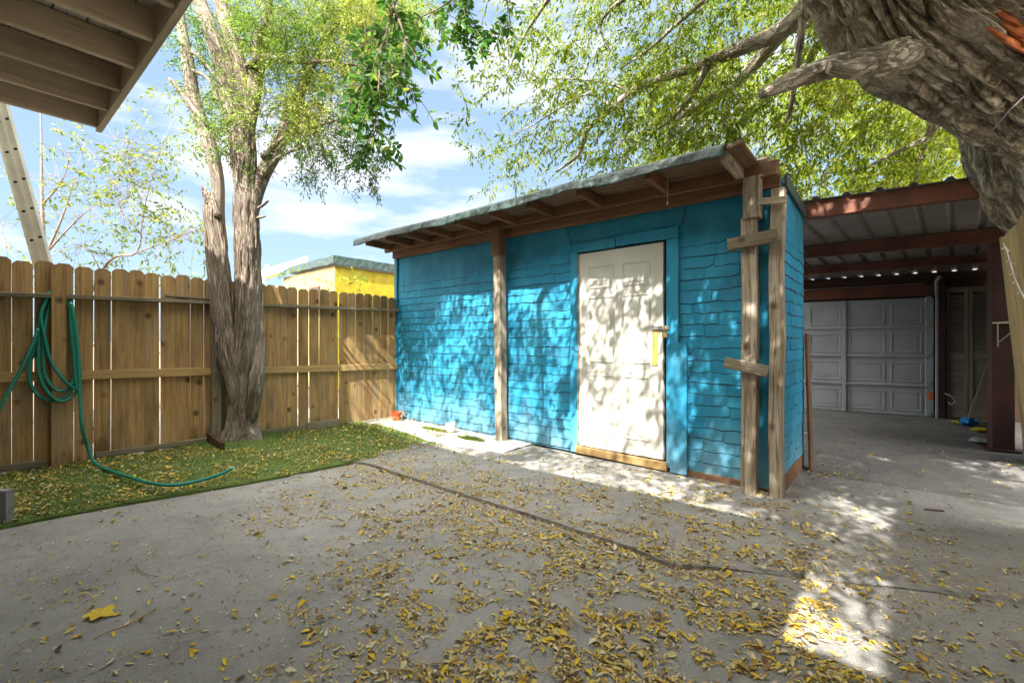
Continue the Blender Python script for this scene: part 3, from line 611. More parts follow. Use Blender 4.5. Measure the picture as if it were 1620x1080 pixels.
# ================================================================== OVERHEAD DECK at upper left, over the camera
deck = thing('balcony_deck', 'brown wooden balcony deck overhead with exposed joists, at the upper left', 'deck')
ZD = 2.95; q0 = 0.524; u0 = -5.0          # underside of joists, rim line, left end, in (u, v) axes through the camera
def UV(u, v, z): return U2 * u + V2 * v + Vector((0, 0, z))
DU = Vector((0.7797, -0.6262, 0)); DC = UV(u0, q0, ZD)
def DP(a, b, z=0.0): return DC + DU * a + V2 * b + Vector((0, 0, z))
m = MB(); m.board(DP(-.06, .02, .092), DP(5.42, .02, .092), 0.19, 0.04, (0, 0, 1), seg=4, warp=.004); m.build('rim_joist', 'deck', deck)
for k in range(13):
    m = MB(); a = k * 0.42; m.board(DP(a, -3.4, .097), DP(a, 0, .097), 0.17, 0.042, (0, 0, 1), seg=2, warp=.003); m.build('joist', 'deck', deck)
m = MB(); v = 0.06
while v > -3.3: m.board(DP(-.08, v - .07, .205), DP(5.43, v - .07, .205), 0.138, 0.028, V2); v -= 0.146
m.build('deck_boards', 'deckboard', deck)
m = MB(); m.board(DP(-.06, -1.65, .235), DP(5.42, -1.65, .235), 3.3, .02, V2); m.build('deck_gap_block', 'roofdark', deck)  # unseen dark sheet added to keep bright sky out of the board gaps
m = MB(); m.board(UV(0.3, -1.6, 0.0), UV(0.3, -1.6, ZD), .09, .09, V2)
m.build('deck_post', 'deck', deck)

# the two-storey house behind the camera, and an unseen house block added beside it: they shade the yard
HE = 5.55
house = thing('house', 'two-storey house carrying the balcony deck behind the camera', 'house')
m = MB(); a = [UV(-9, -3.0, 0), UV(0.80, -3.0, 0), UV(0.80, -9, 0), UV(-9, -9, 0)]; h = [p + Vector((0, 0, 6.6)) for p in a]
m.add(a + h, [(0, 1, 5, 4), (1, 2, 6, 5), (2, 3, 7, 6), (3, 0, 4, 7)]); m.build('wall', 'stucco', house)
m = MB(); a = [UV(-9.4, -1.2, 5.36), UV(0.98, -1.2, 5.36), UV(0.98, -3.5, 6.6), UV(-9.4, -3.5, 6.6)]
m.add(a + [p + Vector((0, 0, .18)) for p in a], [(3, 2, 1, 0), (4, 5, 6, 7), (0, 1, 5, 4), (1, 2, 6, 5), (2, 3, 7, 6), (3, 0, 4, 7)]); m.build('roof', 'roofdark', house)
nb = thing('added_shade_house', 'added unseen house block shading the yard from behind and right of the camera', 'house')
m = MB(); a = [UV(1.42, .45, 0), UV(6.5, .45, 0), UV(6.5, -7, 0), UV(1.42, -7, 0)]; h = [p + Vector((0, 0, 5.1)) for p in a]
m.add(a + h, [(0, 1, 5, 4), (1, 2, 6, 5), (2, 3, 7, 6), (3, 0, 4, 7)]); m.build('wall', 'stucco', nb)
m = MB(); a = [UV(1.21, .75, 5.0), UV(6.8, .75, 5.0), UV(6.8, -7.2, 5.0), UV(1.21, -7.2, 5.0)]; t_ = [UV(2.6, -.9, 6.2), UV(5.0, -.9, 6.2), UV(5.0, -5, 6.2), UV(2.6, -5, 6.2)]
m.add(a + t_, [(3, 2, 1, 0), (4, 5, 6, 7), (0, 1, 5, 4), (1, 2, 6, 5), (2, 3, 7, 6), (3, 0, 4, 7)]); m.build('roof', 'roofdark', nb)
m = MB(); m.board(UV(.80, -1.98, 2.5), UV(1.42, -1.98, 2.5), 5.0, .12, (0, 0, 1)); tag(m.build('sun_block_wall', 'stucco'), 'added unseen wall blocking sun between the two houses behind the camera', 'wall')  # unseen wall added to cut off the near end of the sun patch

# ================================================================== CARPORT AND GARAGE
BD = Vector((0.839, -0.545, 0)); RD = Vector((0.707, 0.707, 0)); FB = Vector((2.72, 4.23, 0))
car = thing('carport', 'red steel carport with corrugated sheet roof right of the blue shed', 'carport')
def CP(b, r, z): return FB + BD * b + RD * r + Vector((0, 0, z))
def crz(r): return 2.50 - 0.052 * r     # roof underside height
BL = 2.55
m = MB(); m.board(CP(-0.6, 0.0, 2.425), CP(BL, 0.0, 2.425), 0.15, 0.05, (0, 0, 1)); m.board(CP(-.6, .03, 2.356), CP(BL, .03, 2.356), .06, .012, RD); m.build('front_beam', 'redsteel', car)
for r, hh in ((1.8, .15), (3.2, .11)):
    m = MB(); m.board(CP(-1.2, r, crz(r) - hh/2 - .004), CP(BL - 0.05, r, crz(r) - hh/2 - .004), hh, 0.06, (0, 0, 1)); m.build('purlin', 'redsteel', car)
m = MB(); m.board(CP(BL + .03, -0.02, 2.40), CP(BL + .03, 4.35, 2.40 - .052*4.35), 0.16, 0.06, (0, 0, 1)); m.build('side_beam', 'darkred', car)
cb = ground(1583, 716); m = MB(); m.board(Vector((cb.x, cb.y, 0.0)), Vector((cb.x, cb.y, 2.33)), 0.17, 0.17, BD); m.board(Vector((cb.x, cb.y, 0.036)), Vector((cb.x, cb.y, .05)), .26, .26, BD); m.build('column', 'darkred', car)
m = MB(); pts = []; b = -1.4
while b < BL + 0.15:      # trapezoid ribs every 0.23 m
    pts += [(b, 0), (b + .155, 0), (b + .175, .028), (b + .205, .028)]; b += 0.225
    pts += []
vs = []
for (b, dz) in pts:
    for r in (-0.06, 1.2, 2.4, 3.5, 4.55): vs.append(CP(b, r, crz(r) + dz + .004))
m.add(vs, [(i*5+j, i*5+j+1, i*5+j+6, i*5+j+5) for i in range(len(pts)-1) for j in range(4)]); m.build('roof_sheet', 'sheet', car, thick=0.0015)

gar = thing('garage', 'dark red garage at the back of the carport with a pale sectional door', 'garage')
G0 = Vector((5.1, 7.85, 0)); 
def GP(b, z, o=0.0): return G0 + BD * b + Vector((-0.545*o, -0.839*o, z))      # o toward the viewer
GW0, GW1 = -2.9, 1.70
SN = Vector((0.545, 0.839, 0))
GZ = 1.88; nrow = 4; rh = (GZ - 0.04) / nrow
gdoor = MB()
gdoor.board(GP(GW0, GZ/2 + .02, -.012), GP(GW1, GZ/2 + .02, -.012), GZ - .03, 0.012, (0, 0, 1))
gdo = gdoor.build('garage_door', 'gdoor', gar)
PX = [(-2.7, -2.15), (-1.95, -1.4), (-1.22, -0.67), (-0.52, -0.0), (0.11, 0.54), (0.66, 1.11), (1.20, 1.56)]
for k in range(nrow):
    m = MB(); z0 = 0.035 + k * rh; m.board(GP(GW0, z0 + rh/2 - .003, .006), GP(GW1, z0 + rh/2 - .003, .006), rh - 0.006, 0.023, (0, 0, 1))
    z0 += 0.075; z1 = z0 + rh - 0.17
    for (a, b) in PX:
        for (p, q_, sd) in ((GP(a, z0, .022), GP(b, z0, .022), (0, 0, 1)), (GP(a, z1, .022), GP(b, z1, .022), (0, 0, 1)), (GP(a, z0, .022), GP(a, z1, .022), BD), (GP(b, z0, .022), GP(b, z1, .022), BD)):
            m.board(p, q_, 0.022, 0.012, sd)
        m.add([GP(a+.05, z0+.04, .024), GP(b-.05, z0+.04, .024), GP(b-.05, z1-.04, .024), GP(a+.05, z1-.04, .024)], [(0, 1, 2, 3)])
    m.build('door_section', 'gdoor', gdo)
m = MB()
for k in range(1, nrow): m.board(GP(GW0, 0.035 + k*rh + .01, .035), GP(GW1 - .06, 0.035 + k*rh + .01, .035), 0.035, 0.03, (0, 0, 1))
m.board(GP(0.585, .04, .045), GP(0.585, GZ, .045), 0.055, 0.02, BD); m.board(GP(GW1 - .05, .04, .03), GP(GW1 - .05, GZ, .03), 0.09, 0.02, BD)
for k in range(nrow+1): m.board(GP(GW1 - .06, min(GZ-.05, .06 + k*rh), .045), GP(GW1 - .06, min(GZ-.05, .06 + k*rh) + .07, .045), .06, .02, BD)
m.build('door_bracing', 'gdoor', gdo)
m = MB(); m.board(GP(GW1 - .04, .30, .046), GP(GW1 - .04, .42, .046), .05, .006, BD); m.build('reflector', 'orange', gdo)
m = MB(); m.board(GP(GW1 + .03, 0.03, .06), GP(GW1 + .03, GZ + .05, .06), .03, .05, BD)
q = smooth_path([tuple(GP(GW1 + .03, GZ + .02, .06)), tuple(GP(GW1 + .02, GZ + .15, .09)), tuple(GP(GW1, GZ + .24, .2)), tuple(GP(GW1 - .02, GZ + .26, .5))], 5); m.tube([Vector(p) for p in q], .022, 6)
m.build('door_track', 'gdoor', gar)
m = MB(); m.board(GP(GW0 - .3, GZ + .12, 0.0), GP(GW1 + .02, GZ + .12, 0.0), 0.17, 0.06, (0, 0, 1)); m.build('header', 'redsteel', gar)
m = MB(); m.tube([GP(-2.9, GZ + .215, .10), GP(GW1 - .1, GZ + .215, .10)], .008, 6); m.build('torsion_rod', 'steel', gar)
m = MB(); m.board(GP(1.785, 0.0, .02), GP(1.785, 2.13, .02), .075, .12, BD); m.build('door_post', 'darkred', gar)
m = MB(); m.board(GP(-3.2, 2.20, -.05), GP(3.3, 2.20, -.05), .14, .08, (0, 0, 1)); m.board(GP(-3.2, 2.09, -.07), GP(GW1+.2, 2.09, -.07), .10, .05, (0, 0, 1))
m.board(GP(-3.2, 1.06, -.16), GP(3.3, 1.06, -.16), 2.16, .03, (0, 0, 1))  # dark panel added behind the door to stop daylight through its gaps
m.build('top_beam_and_backing', 'oldwall', gar)
m = MB()
for k in range(9):
    b0 = GW1 + .16 + k * .2; m.board(GP(b0 + .1, .0, -.08), GP(b0 + .1, 2.14, -.08), .195, .03, BD)
m.build('wall', 'oldwall', gar)
# right side wall, running back from the column
m = MB(); a0 = Vector((cb.x + .10, cb.y, 0)) + BD * .0
for k in range(15):
    p = a0 + RD * (0.16 * k + 0.1); m.board(p, p + Vector((0, 0, 2.32 - .01*k)), .155, .02, RD)
m.build('side_wall', 'oldwall', gar)

# bifold louvred doors leaning at the garage wall
bf = thing('bifold_door', 'old cream louvred bifold door standing in the dark right of the garage door', 'door')
for k, (b0, b1) in enumerate(((1.835, 2.085), (2.095, 2.345))):
    m = MB(); zt_, z0 = 2.02, 0.05; o = .02
    for x in (b0 + .02, b1 - .02): m.board(GP(x, z0, o), GP(x, zt_, o), .04, .03, BD)
    for z, h_ in ((z0 + .06, .12), (0.98, .10), (zt_ - .04, .08)): m.board(GP(b0 + .041, z, o), GP(b1 - .041, z, o), h_, .028, (0, 0, 1))
    lf = m.build('door_leaf', 'bifold', bf)
    m = MB(); m.board(GP(b0 + .041, .52, o - .004), GP(b1 - .041, .52, o - .004), .81, .012, (0, 0, 1)); m.build('lower_panel', 'bifold', lf)
    m = MB(); z = 1.05
    while z < 1.92: m.board(GP(b0 + .041, z, o), GP(b1 - .041, z, o), .034, .006, (0.4, 0.6, 0.8)); z += .030
    m.build('louvres', 'bifold', lf)
m = MB(); tubepath(m, [tuple(GP(2.30, 1.6, .12)) + (.012,), tuple(GP(2.28, 1.2, .14)) + (.012,), tuple(GP(2.30, .95, .12)) + (.012,), tuple(GP(2.24, .76, .14)) + (.012,)], n=6); tag(m.build('hanging_cable', 'oldwall'), 'thin dark cable hanging in front of the louvred door', 'cable')
m = MB(); m.board(GP(2.0, .05, .45), GP(2.30, .86, .10), .075, .05, BD); tag(m.build('leaning_timber', 'greypost'), 'grey timber leaning at a slant across the louvred door', 'timber')
m = MB(); tubepath(m, [tuple(GP(1.80, .42, .12)) + (.004,), tuple(GP(1.87, .38, .16)) + (.004,), tuple(GP(1.91, .30, .16)) + (.004,), tuple(GP(1.87, .26, .14)) + (.004,), tuple(GP(1.84, .29, .12)) + (.007,)], n=6); tag(m.build('wire_hook', 'white'), 'small white bent wire hook low on the post by the garage door', 'hook')

# shelf bracket with litter on the column, poles and junk by the column
cx = Vector((cb.x, cb.y, 0))
sh = thing('wall_shelf', 'grey metal shelf on brackets fixed to the red column', 'shelf')
zs = 1.2 + (540 - 510) / FPX * 4.6
m = MB(); c = cx + Vector((-.05, -.24, zs)); m.board(c - Vector((.16, 0, 0)), c + Vector((.16, 0, 0)), .26, .015, (0, 1, 0)); m.build('shelf_board', 'steel', sh)
for dx in (-.12, .12):
    m = MB(); m.tube([c + Vector((dx, .10, -.20)), c + Vector((dx, -.12, -.012))], .006, 6); m.tube([c + Vector((dx, .11, -.25)), c + Vector((dx, .11, -.01))], .006, 6); m.build('bracket', 'steel', sh)
m = MB(); m.lathe([(0.03, 0), (.035, .03), (.02, .035)], tuple(c + Vector((.05, 0, .008))), 10); tag(m.build('orange_cap', 'orange'), 'small orange plastic cap sitting on the metal shelf', 'cap')
for k, (dx, dy, hh, tx, mt) in enumerate(((.21, -.05, 1.25, .03, 'steel'), (.25, -.12, 1.05, -.02, 'alu'), (.31, -.05, 1.15, .02, 'steel'))):
    m = MB(); p = cx + Vector((dx, dy, .03)); m.board(p, p + Vector((tx, .10, hh)), .035 if k != 1 else .022, .02, (1, 0, 0)); tag(m.build('metal_strip', mt), ['grey metal strip leaning beside the red column, nearest the column', 'shortest and palest metal strip in the bundle by the red column', 'grey metal strip in the bundle nearest the leaning fence'][k], 'metal strip', 'metal strips leaning by the column')
def crumple(name, px, py, s, mat, label, cat, fl=0.5):
    p = ground(px, py, 0.036); m = MB(); sd = random.uniform(0, 90); n1, n2 = 14, 9; vs = []
    for j in range(n2 + 1):
        for i in range(n1):
            a = 2*math.pi*i/n1; ph = math.pi*j/n2; d = Vector((math.sin(ph)*math.cos(a), math.sin(ph)*math.sin(a), math.cos(ph)))
            rr = s * (1 + .55*N(d.x*2+sd, d.y*2, d.z*2) + .25*N(d.x*5+sd, d.y*5, d.z*5)); vs.append(p + Vector((d.x*rr*1.4, d.y*rr, max(0, (d.z*.8+.55)*rr*fl))))
    m.add(vs, [(j*n1+i, j*n1+(i+1) % n1, (j+1)*n1+(i+1) % n1, (j+1)*n1+i) for j in range(n2) for i in range(n1)]); tag(m.build(name, mat), label, cat)
crumple('plastic_bag', 1533, 672, .075, 'bluebag', 'crumpled blue plastic bag on the carport floor by the louvred door', 'bag', 1.0)
crumple('plastic_wrapper', 1513, 669, .045, 'yellowbag', 'small crumpled yellow wrapper left of the blue bag', 'wrapper')
crumple('plastic_wrapper', 1552, 682, .07, 'yellowbag', 'flattened dull yellow wrapper between the blue bag and the column', 'wrapper')
crumple('plastic_bag', 1556, 699, .10, 'clearbag', 'crumpled clear plastic bag on the ground beside the red column', 'bag', .35)
crumple('paper_scrap', 1548, 680, .03, 'white', 'tiny white scrap on the flattened yellow wrapper', 'scrap')
crumple('rubbish_scrap', 1569, 679, .03, 'orange', 'tiny orange scrap of rubbish at the foot of the red column', 'scrap')

# right-hand leaning fence near the camera
rf = thing('leaning_fence', 'yellowish picket fence leaning over at the right edge of the yard', 'fence')
m = MB(); k = 0; v = 0.0
p0 = Vector((3.03, 2.77, 0))
while v < 2.6:
    w = .095; tp = p0 - V2 * (v + w/2) + Vector((0, 0, 1.83 + random.uniform(-.01, .01))); bt = tp + Vector((.215, .0, -1.83)); bt.z = 0
    m.board(bt, tp, w, .016, V2, seg=2, warp=.004); v += w + .012
m.build('pickets', 'newfence', rf)
m = MB()
for z, dx in ((.45, .20), (1.45, .10)):
    a = p0 + Vector((dx, 0, z)); m.board(a, a - V2 * 2.6, .08, .035, (0, 0, 1))
m.build('fence_rail', 'newfence', rf)
m = MB(); m.board(p0 - V2*.9 + Vector((.30, 0, -.03)), p0 - V2*.9 + Vector((.14, 0, 1.6)), .09, .09, V2); m.build('fence_post', 'newfence', rf)
st = thing('string_lights', 'white icicle light string draped down the leaning fence pickets', 'string lights')
pl = [(1587, 384), (1594, 400), (1601, 424), (1606, 440), (1611, 452), (1622, 474), (1640, 500)]
def on_rf(px, py): return on_plane(px, py, p0 + Vector((-.03, 0, 1.8)), Vector((U2.x, U2.y, 0.10)).normalized())
pts = [on_rf(x, y) for x, y in pl]; m = MB(); q = smooth_path([tuple(p) for p in pts], 4); m.tube([Vector(p) for p in q], .003, 5); m.build('wire', 'white', st)
for i in range(2, len(q), 4):
    c = Vector(q[i])
    for dd in ((-.02, 0, -.008), (.01, -.012, -.026)): m = MB(); m.tube([c, c + Vector(dd)], .004, 5); m.build('bulb', 'white', st)

# ================================================================== GARDEN HOSE
hp = lambda px, py, off=.15: tuple(MS @ on_fence(px, py, off))
r0 = .0135; hose = MB()
def hz_(pts, k=8): tubepath(hose, [tuple(p) + (r0,) for p in pts], k=k, n=8)
def loop(L, off):
    hz_([hp(x, y, o + off) for x, y, o in L])
loop([(96,468,.02),(84,462,.01),(72,468,.03),(63,500,.06),(60,540,.08),(47,575,.08),(46,595,.09),(52,615,.10),(66,629,.11),(84,633,.125),(102,628,.125),(117,608,.10),(121,580,.07),(120,540,.06),(117,500,.05),(110,474,.02),(98,466,.01)], .0)
loop([(96,466,.02),(82,463,.01),(70,476,.03),(64,510,.07),(61,545,.08),(61,585,.09),(70,612,.11),(88,632,.13),(105,633,.13),(121,620,.10),(126,600,.08),(124,560,.06),(118,510,.05),(112,480,.02),(98,468,.01)], .02)
loop([(96,470,.02),(86,464,.01),(76,470,.03),(65,498,.07),(70,530,.09),(80,570,.10),(98,597,.125),(112,611,.13),(123,615,.12),(120,605,.10),(117,570,.07),(112,520,.05),(108,485,.02),(98,470,.01)], .03)
loop([(97,472,.02),(88,466,.01),(80,476,.03),(71,515,.07),(68,560,.09),(72,595,.10),(86,615,.125),(97,618,.13),(110,612,.12),(119,590,.09),(118,550,.06),(113,500,.05),(108,480,.02),(98,472,.01)], .012)
loop([(60,520,.09),(52,545,.10),(34,582,.12),(18,612,.14),(0,645,.16),(-30,700,.2),(-60,780,.3)], .02)
tr = [hp(112,478,.15), hp(120,520,.2), hp(125,580,.24), hp(127,640,.30), hp(131,680,.33), hp(138,705,.28)]
tr += [tuple(ground(x, y, z)) for x, y, z in ((150,732,.115),(172,743,.105),(205,754,.10),(235,763,.095),(270,767,.09),(310,761,.085),(345,751,.085),(366,741,.10))]
hz_(tr)
hob = hose.build('garden_hose', 'hose', smooth=True); tag(hob, 'green garden hose coiled over the fence post and trailing onto the turf', 'hose')
m = MB(); a = Vector(hp(9, 629, .17)); b = Vector(hp(6, 634, .17)); m.tube([a, b], .0135, 10); m.tube([Vector(tr[-1]) - Vector((.01, 0, .004)), Vector(tr[-1]) + Vector((.02, .0, .01))], .013, 10); m.build('hose_fitting', 'hosefit', hob)

# ================================================================== SMALL THINGS BY THE SHED
p = ground(627, 664, .05); m = MB(); m.lathe([(.058, 0), (.075, .10), (.082, .10), (.084, .125), (.076, .125), (.072, .10), (.0, .095)], (p.x, p.y, .045), 24); tag(m.build('flower_pot', 'terra', smooth=False), 'small empty orange plant pot in the corner between fence and shed', 'flower pot')
def rock(px, py, s, label, sq=(1, 1, 1)):
    p = ground(px, py, .04); m = MB(); sd = random.uniform(0, 90); n1, n2 = 16, 10; vs = []
    for j in range(n2 + 1):
        for i in range(n1):
            a = 2*math.pi*i/n1; ph = math.pi*j/n2; d = Vector((math.sin(ph)*math.cos(a), math.sin(ph)*math.sin(a), math.cos(ph)))
            rr = s * (1 + .45*N(d.x*1.3+sd, d.y*1.3, d.z*1.3)); vs.append(p + Vector((d.x*rr*sq[0], d.y*rr*sq[1], max(-.02, (d.z*.9+.6)*rr*sq[2]))))
    m.add(vs, [(j*n1+i, j*n1+(i+1) % n1, (j+1)*n1+(i+1) % n1, (j+1)*n1+i) for j in range(n2) for i in range(n1)]); tag(m.build('rock', 'rock'), label, 'rock', 'pale rocks at the shed foot')
rock(714, 684, .075, 'taller pointed pale rock against the blue wall', (.9, .8, 1.2)); rock(731, 690, .06, 'lower pale rock just right of the pointed one', (1.2, .9, .7))
m = MB(); a = on_front(641, 655, .04); m.tube([a + Vector((0, .03, 0)), a + Vector((0, -.04, 0)), a + Vector((0, -.07, -.05))], .012, 8); m.tube([a + Vector((0, -.02, .0)), a + Vector((0, -.02, .05))], .008, 6); m.tube([a + Vector((-.025, -.02, .05)), a + Vector((.025, -.02, .05))], .007, 6)
fau = m.build('faucet', 'brass', mw=MS); tag(fau, 'small brass outdoor tap low on the blue wall near the corner', 'faucet')
lv = Leaves()
for (px, py, rx, ry) in ((690, 680, .30, .07), (745, 694, .22, .08)):
    c = ground(px, py, .045)
    for i in range(1100):
        a = random.uniform(0, 6.28); q_ = math.sqrt(random.random()); d = U2 * (rx*q_*math.cos(a)) + V2 * (ry*q_*math.sin(a)); lv.add(c + d, (random.gauss(0, .6), random.gauss(0, .6), .8), random.uniform(.012, .03), random.random())
tag(lv.build('weed_patch', 'sapleaf', ratio=.3), 'low yellow-green weeds in the pale concrete at the shed foot', 'weeds', kind='stuff')
a = ground(-60, 838, 0.0); m = MB()
m.board(Vector((-3.9, 2.93, .11)), Vector((-3.29, 2.93, .11)), .24, .05, (0, 0, 1)); tag(m.build('concrete_block', 'slab'), 'grey concrete block lying on the turf at the left edge', 'block')

# ================================================================== YELLOW NEIGHBOUR BUILDINGS BEYOND THE FENCE
C0 = at(530, 421, 11.0); MY = Matrix.Translation(Vector((C0.x, C0.y, 0))) @ Matrix.Rotation(ROT, 4, 'Z')
yb = thing('yellow_shed', 'yellow shake-sided outbuilding with a green roof edge seen over the fence', 'building', mw=MY)
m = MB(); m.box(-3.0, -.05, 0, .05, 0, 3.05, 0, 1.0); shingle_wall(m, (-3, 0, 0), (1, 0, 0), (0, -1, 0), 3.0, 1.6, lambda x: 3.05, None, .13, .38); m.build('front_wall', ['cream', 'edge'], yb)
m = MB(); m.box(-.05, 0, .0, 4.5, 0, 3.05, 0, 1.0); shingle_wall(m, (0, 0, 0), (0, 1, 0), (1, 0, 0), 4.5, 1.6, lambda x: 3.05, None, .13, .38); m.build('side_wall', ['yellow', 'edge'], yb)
m = MB(); zz = lambda x, y: 3.30 + .015*N(x*2, y*2)
def yr(u, v):
    x = -3.2 + 3.28*u; y = -.08 + 4.8*v; return (x, y, zz(x, y) - .10*sm(.3, 0, u))
m.grid(yr, 30, 30)
m.grid(lambda u, v: (-3.2 + 3.28*u, -.08 - .01*(1-v), (zz(-3.2+3.28*u, -.08) - .10*sm(.3, 0, u)) - (.19 + .03*N(u*14, 1))*(1-v)), 40, 2)
m.grid(lambda u, v: (.08 + .01*(1-v), -.08 + 4.8*u, zz(.08, -.08+4.8*u) - (.22 + .03*N(u*22, 5))*(1-v)), 50, 2)
m.build('roofing', 'green', yb, smooth=True)
m = MB(); m.box(-1.35, -.75, -.04, -.01, 1.9, 2.62); w_ = m.build('window', 'oldwall', yb); m = MB(); m.box(-1.30, -.80, -.045, -.038, 1.95, 2.57); m.build('pane', 'glass', w_)
wb = thing('white_roofed_building', 'low white-roofed building with a thin yellow eave left of the yellow shed', 'building')
P1, P2 = at(398, 447, 14.5), at(462, 428, 13.4); d = (P2 - P1)
m = MB(); up = Vector((0, 0, .28)); bk = Vector((-1.5, 3, .3)); m.add([P1, P2 + Vector((.6, -.3, .12)), P2 + Vector((.6, -.3, .12)) + up*.9, P1 + up, P2 + bk + up, P1 + bk + up], [(0, 1, 2, 3), (3, 2, 4, 5)]); m.build('roof', 'white', wb, thick=.03)
m = MB(); m.board(P1 - Vector((0, .05, .02)), P2 + Vector((.6, -.35, .10)), .07, .04, (0, 0, 1)); m.build('eave_trim', 'yellow', wb)
m = MB(); m.board(Vector((P1.x, P1.y + .3, 1.2)), Vector((P2.x + .6, P2.y, 1.2)), 2.3, .1, (0, 0, 1)); m.build('wall', 'white', wb)
m = MB(); a = at(414, 445, 12.5); b = at(423, 418, 12.5); m.tube([a - Vector((0, 0, 1.5)), a, a.lerp(b, .6), b], [.08, .075, .055, .035], 10); tag(m.build('vent_pipe', 'white'), 'thin white tilted pipe rising behind the fence beside the tree', 'pipe')

# ================================================================== TREES
def rnd_dir(): 
    v = Vector((random.gauss(0, 1), random.gauss(0, 1), random.gauss(0, 1))); return v.normalized()
def pp(px, py, Y, r): return tuple(at(px, py, Y)) + (r,)

# --- shaggy cedar by the fence
ced = thing('cedar_tree', 'shaggy-barked cedar with two trunks standing in the turf before the fence', 'tree', loc=(0, 0, 0))
m = MB()
T1 = [pp(384, 722, 5.0, .34), pp(383, 704, 5.0, .235), pp(384, 675, 5.0, .16), pp(385, 635, 5.0, .145), pp(389, 600, 5.0, .148), pp(393, 560, 5.0, .145), pp(395, 500, 5.0, .132), pp(394, 430, 5.0, .128), pp(391, 360, 5.0, .128), pp(389, 300, 5.0, .122), pp(386, 240, 5.0, .125), pp(380, 190, 5.02, .125)]
tubepath(m, T1, 10, n=56, disp=.17, dfr=(2.6, .9), ridge=.16)
T2 = [pp(382, 660, 4.98, .10), pp(374, 610, 4.94, .10), pp(362, 560, 4.92, .115), pp(357, 520, 4.92, .112), pp(351, 470, 4.9, .105), pp(344, 400, 4.9, .098), pp(337, 340, 4.9, .09), pp(333, 318, 4.9, .06), pp(326, 304, 4.88, .03), pp(320, 294, 4.87, .004)]
tubepath(m, T2, 8, n=40, disp=.2, dfr=(2.4, .9), ridge=.16)
tubepath(m, [pp(343, 345, 4.88, .06), pp(338, 318, 4.86, .03), pp(336, 300, 4.86, .004)], 4, n=10, disp=.3)
tubepath(m, [pp(346, 400, 4.93, .075), pp(344, 345, 4.93, .075), pp(345, 290, 4.92, .062), pp(336, 245, 4.92, .065), pp(322, 205, 4.95, .07), pp(307, 160, 5.0, .07), pp(300, 110, 5.0, .062), pp(290, 60, 5.0, .05), pp(282, 0, 5.0, .04)], 8, n=18, disp=.2)
tubepath(m, [pp(398, 660, 4.95, .06), pp(405, 610, 4.87, .072), pp(410, 570, 4.85, .055), pp(415, 535, 4.85, .03), pp(417, 525, 4.85, .01)], 6, n=16, disp=.25, ridge=.12)
tubepath(m, [pp(330, 205, 4.95, .05), pp(290, 150, 4.9, .03), pp(268, 125, 4.9, .018)], 4, n=8, disp=.2)
for fl in ((330, 712), (350, 716), (405, 706), (418, 700), (375, 720)):
    a = at(fl[0], fl[1] + 2, 4.9); a.z = max(.05, a.z); tubepath(m, [pp(384, 660, 5.0, .10), tuple(Vector(pp(384, 690, 5.0, 0)[:3]).lerp(a, .55)) + (.085,), (a.x, a.y, .04, .045)], 5, n=12, disp=.2)
m.build('trunk', 'cedarbark', ced, smooth=True)
m = MB()
for T_, n_ in ((T1, 150), (T2, 80)):
    q = smooth_path(T_, 10)
    for i in range(n_):
        k = random.randrange(12, len(q) - 8); a = random.uniform(math.pi, 2*math.pi); pts = []
        w = random.uniform(.004, .011); ln = random.randint(3, 9)
        for jj in range(ln):
            if k + jj >= len(q): break
            x = q[k + jj]; rr = x[3] * 1.04 + .004 + .012 * (abs(jj - ln/2) / ln) * random.random(); aa = a + .03*jj; pts.append(Vector((x[0] + math.cos(aa)*rr, x[1] + math.sin(aa)*rr, x[2])))
        if len(pts) > 2: m.tube(pts, [w * (.3 + .7*math.sin(math.pi*(jj+.5)/len(pts))) for jj in range(len(pts))], 4)
m.build('peeling_bark', 'cedarbark', ced)
LIMBS = [
 [pp(378, 200, 5.02, .13), pp(362, 150, 5.0, .11), pp(352, 100, 5.0, .10), pp(338, 60, 4.95, .085), pp(318, 10, 4.9, .07), pp(300, -60, 4.9, .05)],
 [pp(380, 200, 5.05, .12), pp(384, 150, 5.1, .11), pp(372, 90, 5.1, .09), pp(352, 20, 5.1, .07), pp(345, -60, 5.1, .05)],
 [pp(385, 210, 5.05, .11), pp(400, 150, 5.1, .08), pp(412, 90, 5.1, .06), pp(422, 40, 5.05, .045), pp(428, -40, 5.0, .03)],
 [pp(392, 372, 5.0, .07), pp(400, 322, 5.02, .085), pp(417, 275, 5.05, .080), pp(440, 232, 5.1, .075), pp(458, 185, 5.15, .065), pp(480, 130, 5.2, .055), pp(505, 80, 5.25, .045), pp(535, 20, 5.3, .035), pp(560, -50, 5.3, .03)],
 [pp(404, 120, 5.1, .05), pp(408, 60, 5.0, .04), pp(422, 30, 4.95, .035), pp(424, -30, 4.95, .03)],
 [pp(392, 105, 5.05, .04), pp(420, 90, 4.9, .03), pp(460, 98, 4.8, .024), pp(520, 98, 4.75, .016), pp(570, 105, 4.7, .01)],
 [pp(415, 250, 5.0, .03), pp(450, 218, 4.9, .022), pp(500, 200, 4.85, .016), pp(535, 190, 4.8, .01)],
 [pp(410, 285, 5.0, .028), pp(440, 250, 4.9, .02), pp(480, 232, 4.85, .012)],
 [pp(300, 110, 5.0, .02), pp(330, 125, 4.9, .018), pp(345, 160, 4.85, .012)],
 [pp(300, 80, 5.0, .025), pp(320, 95, 4.9, .02), pp(350, 135, 4.9, .012)],
 [pp(407, 330, 5.0, .02), pp(416, 325, 4.9, .014), pp(424, 318, 4.85, .012)], [pp(406, 345, 5.0, .02), pp(416, 343, 4.9, .012), pp(420, 342, 4.85, .008)],
]
m = MB()
for l in LIMBS: tubepath(m, l, 6, n=14 if l[0][3] > .05 else 7, disp=.14, dfr=(2.2, 1.2))
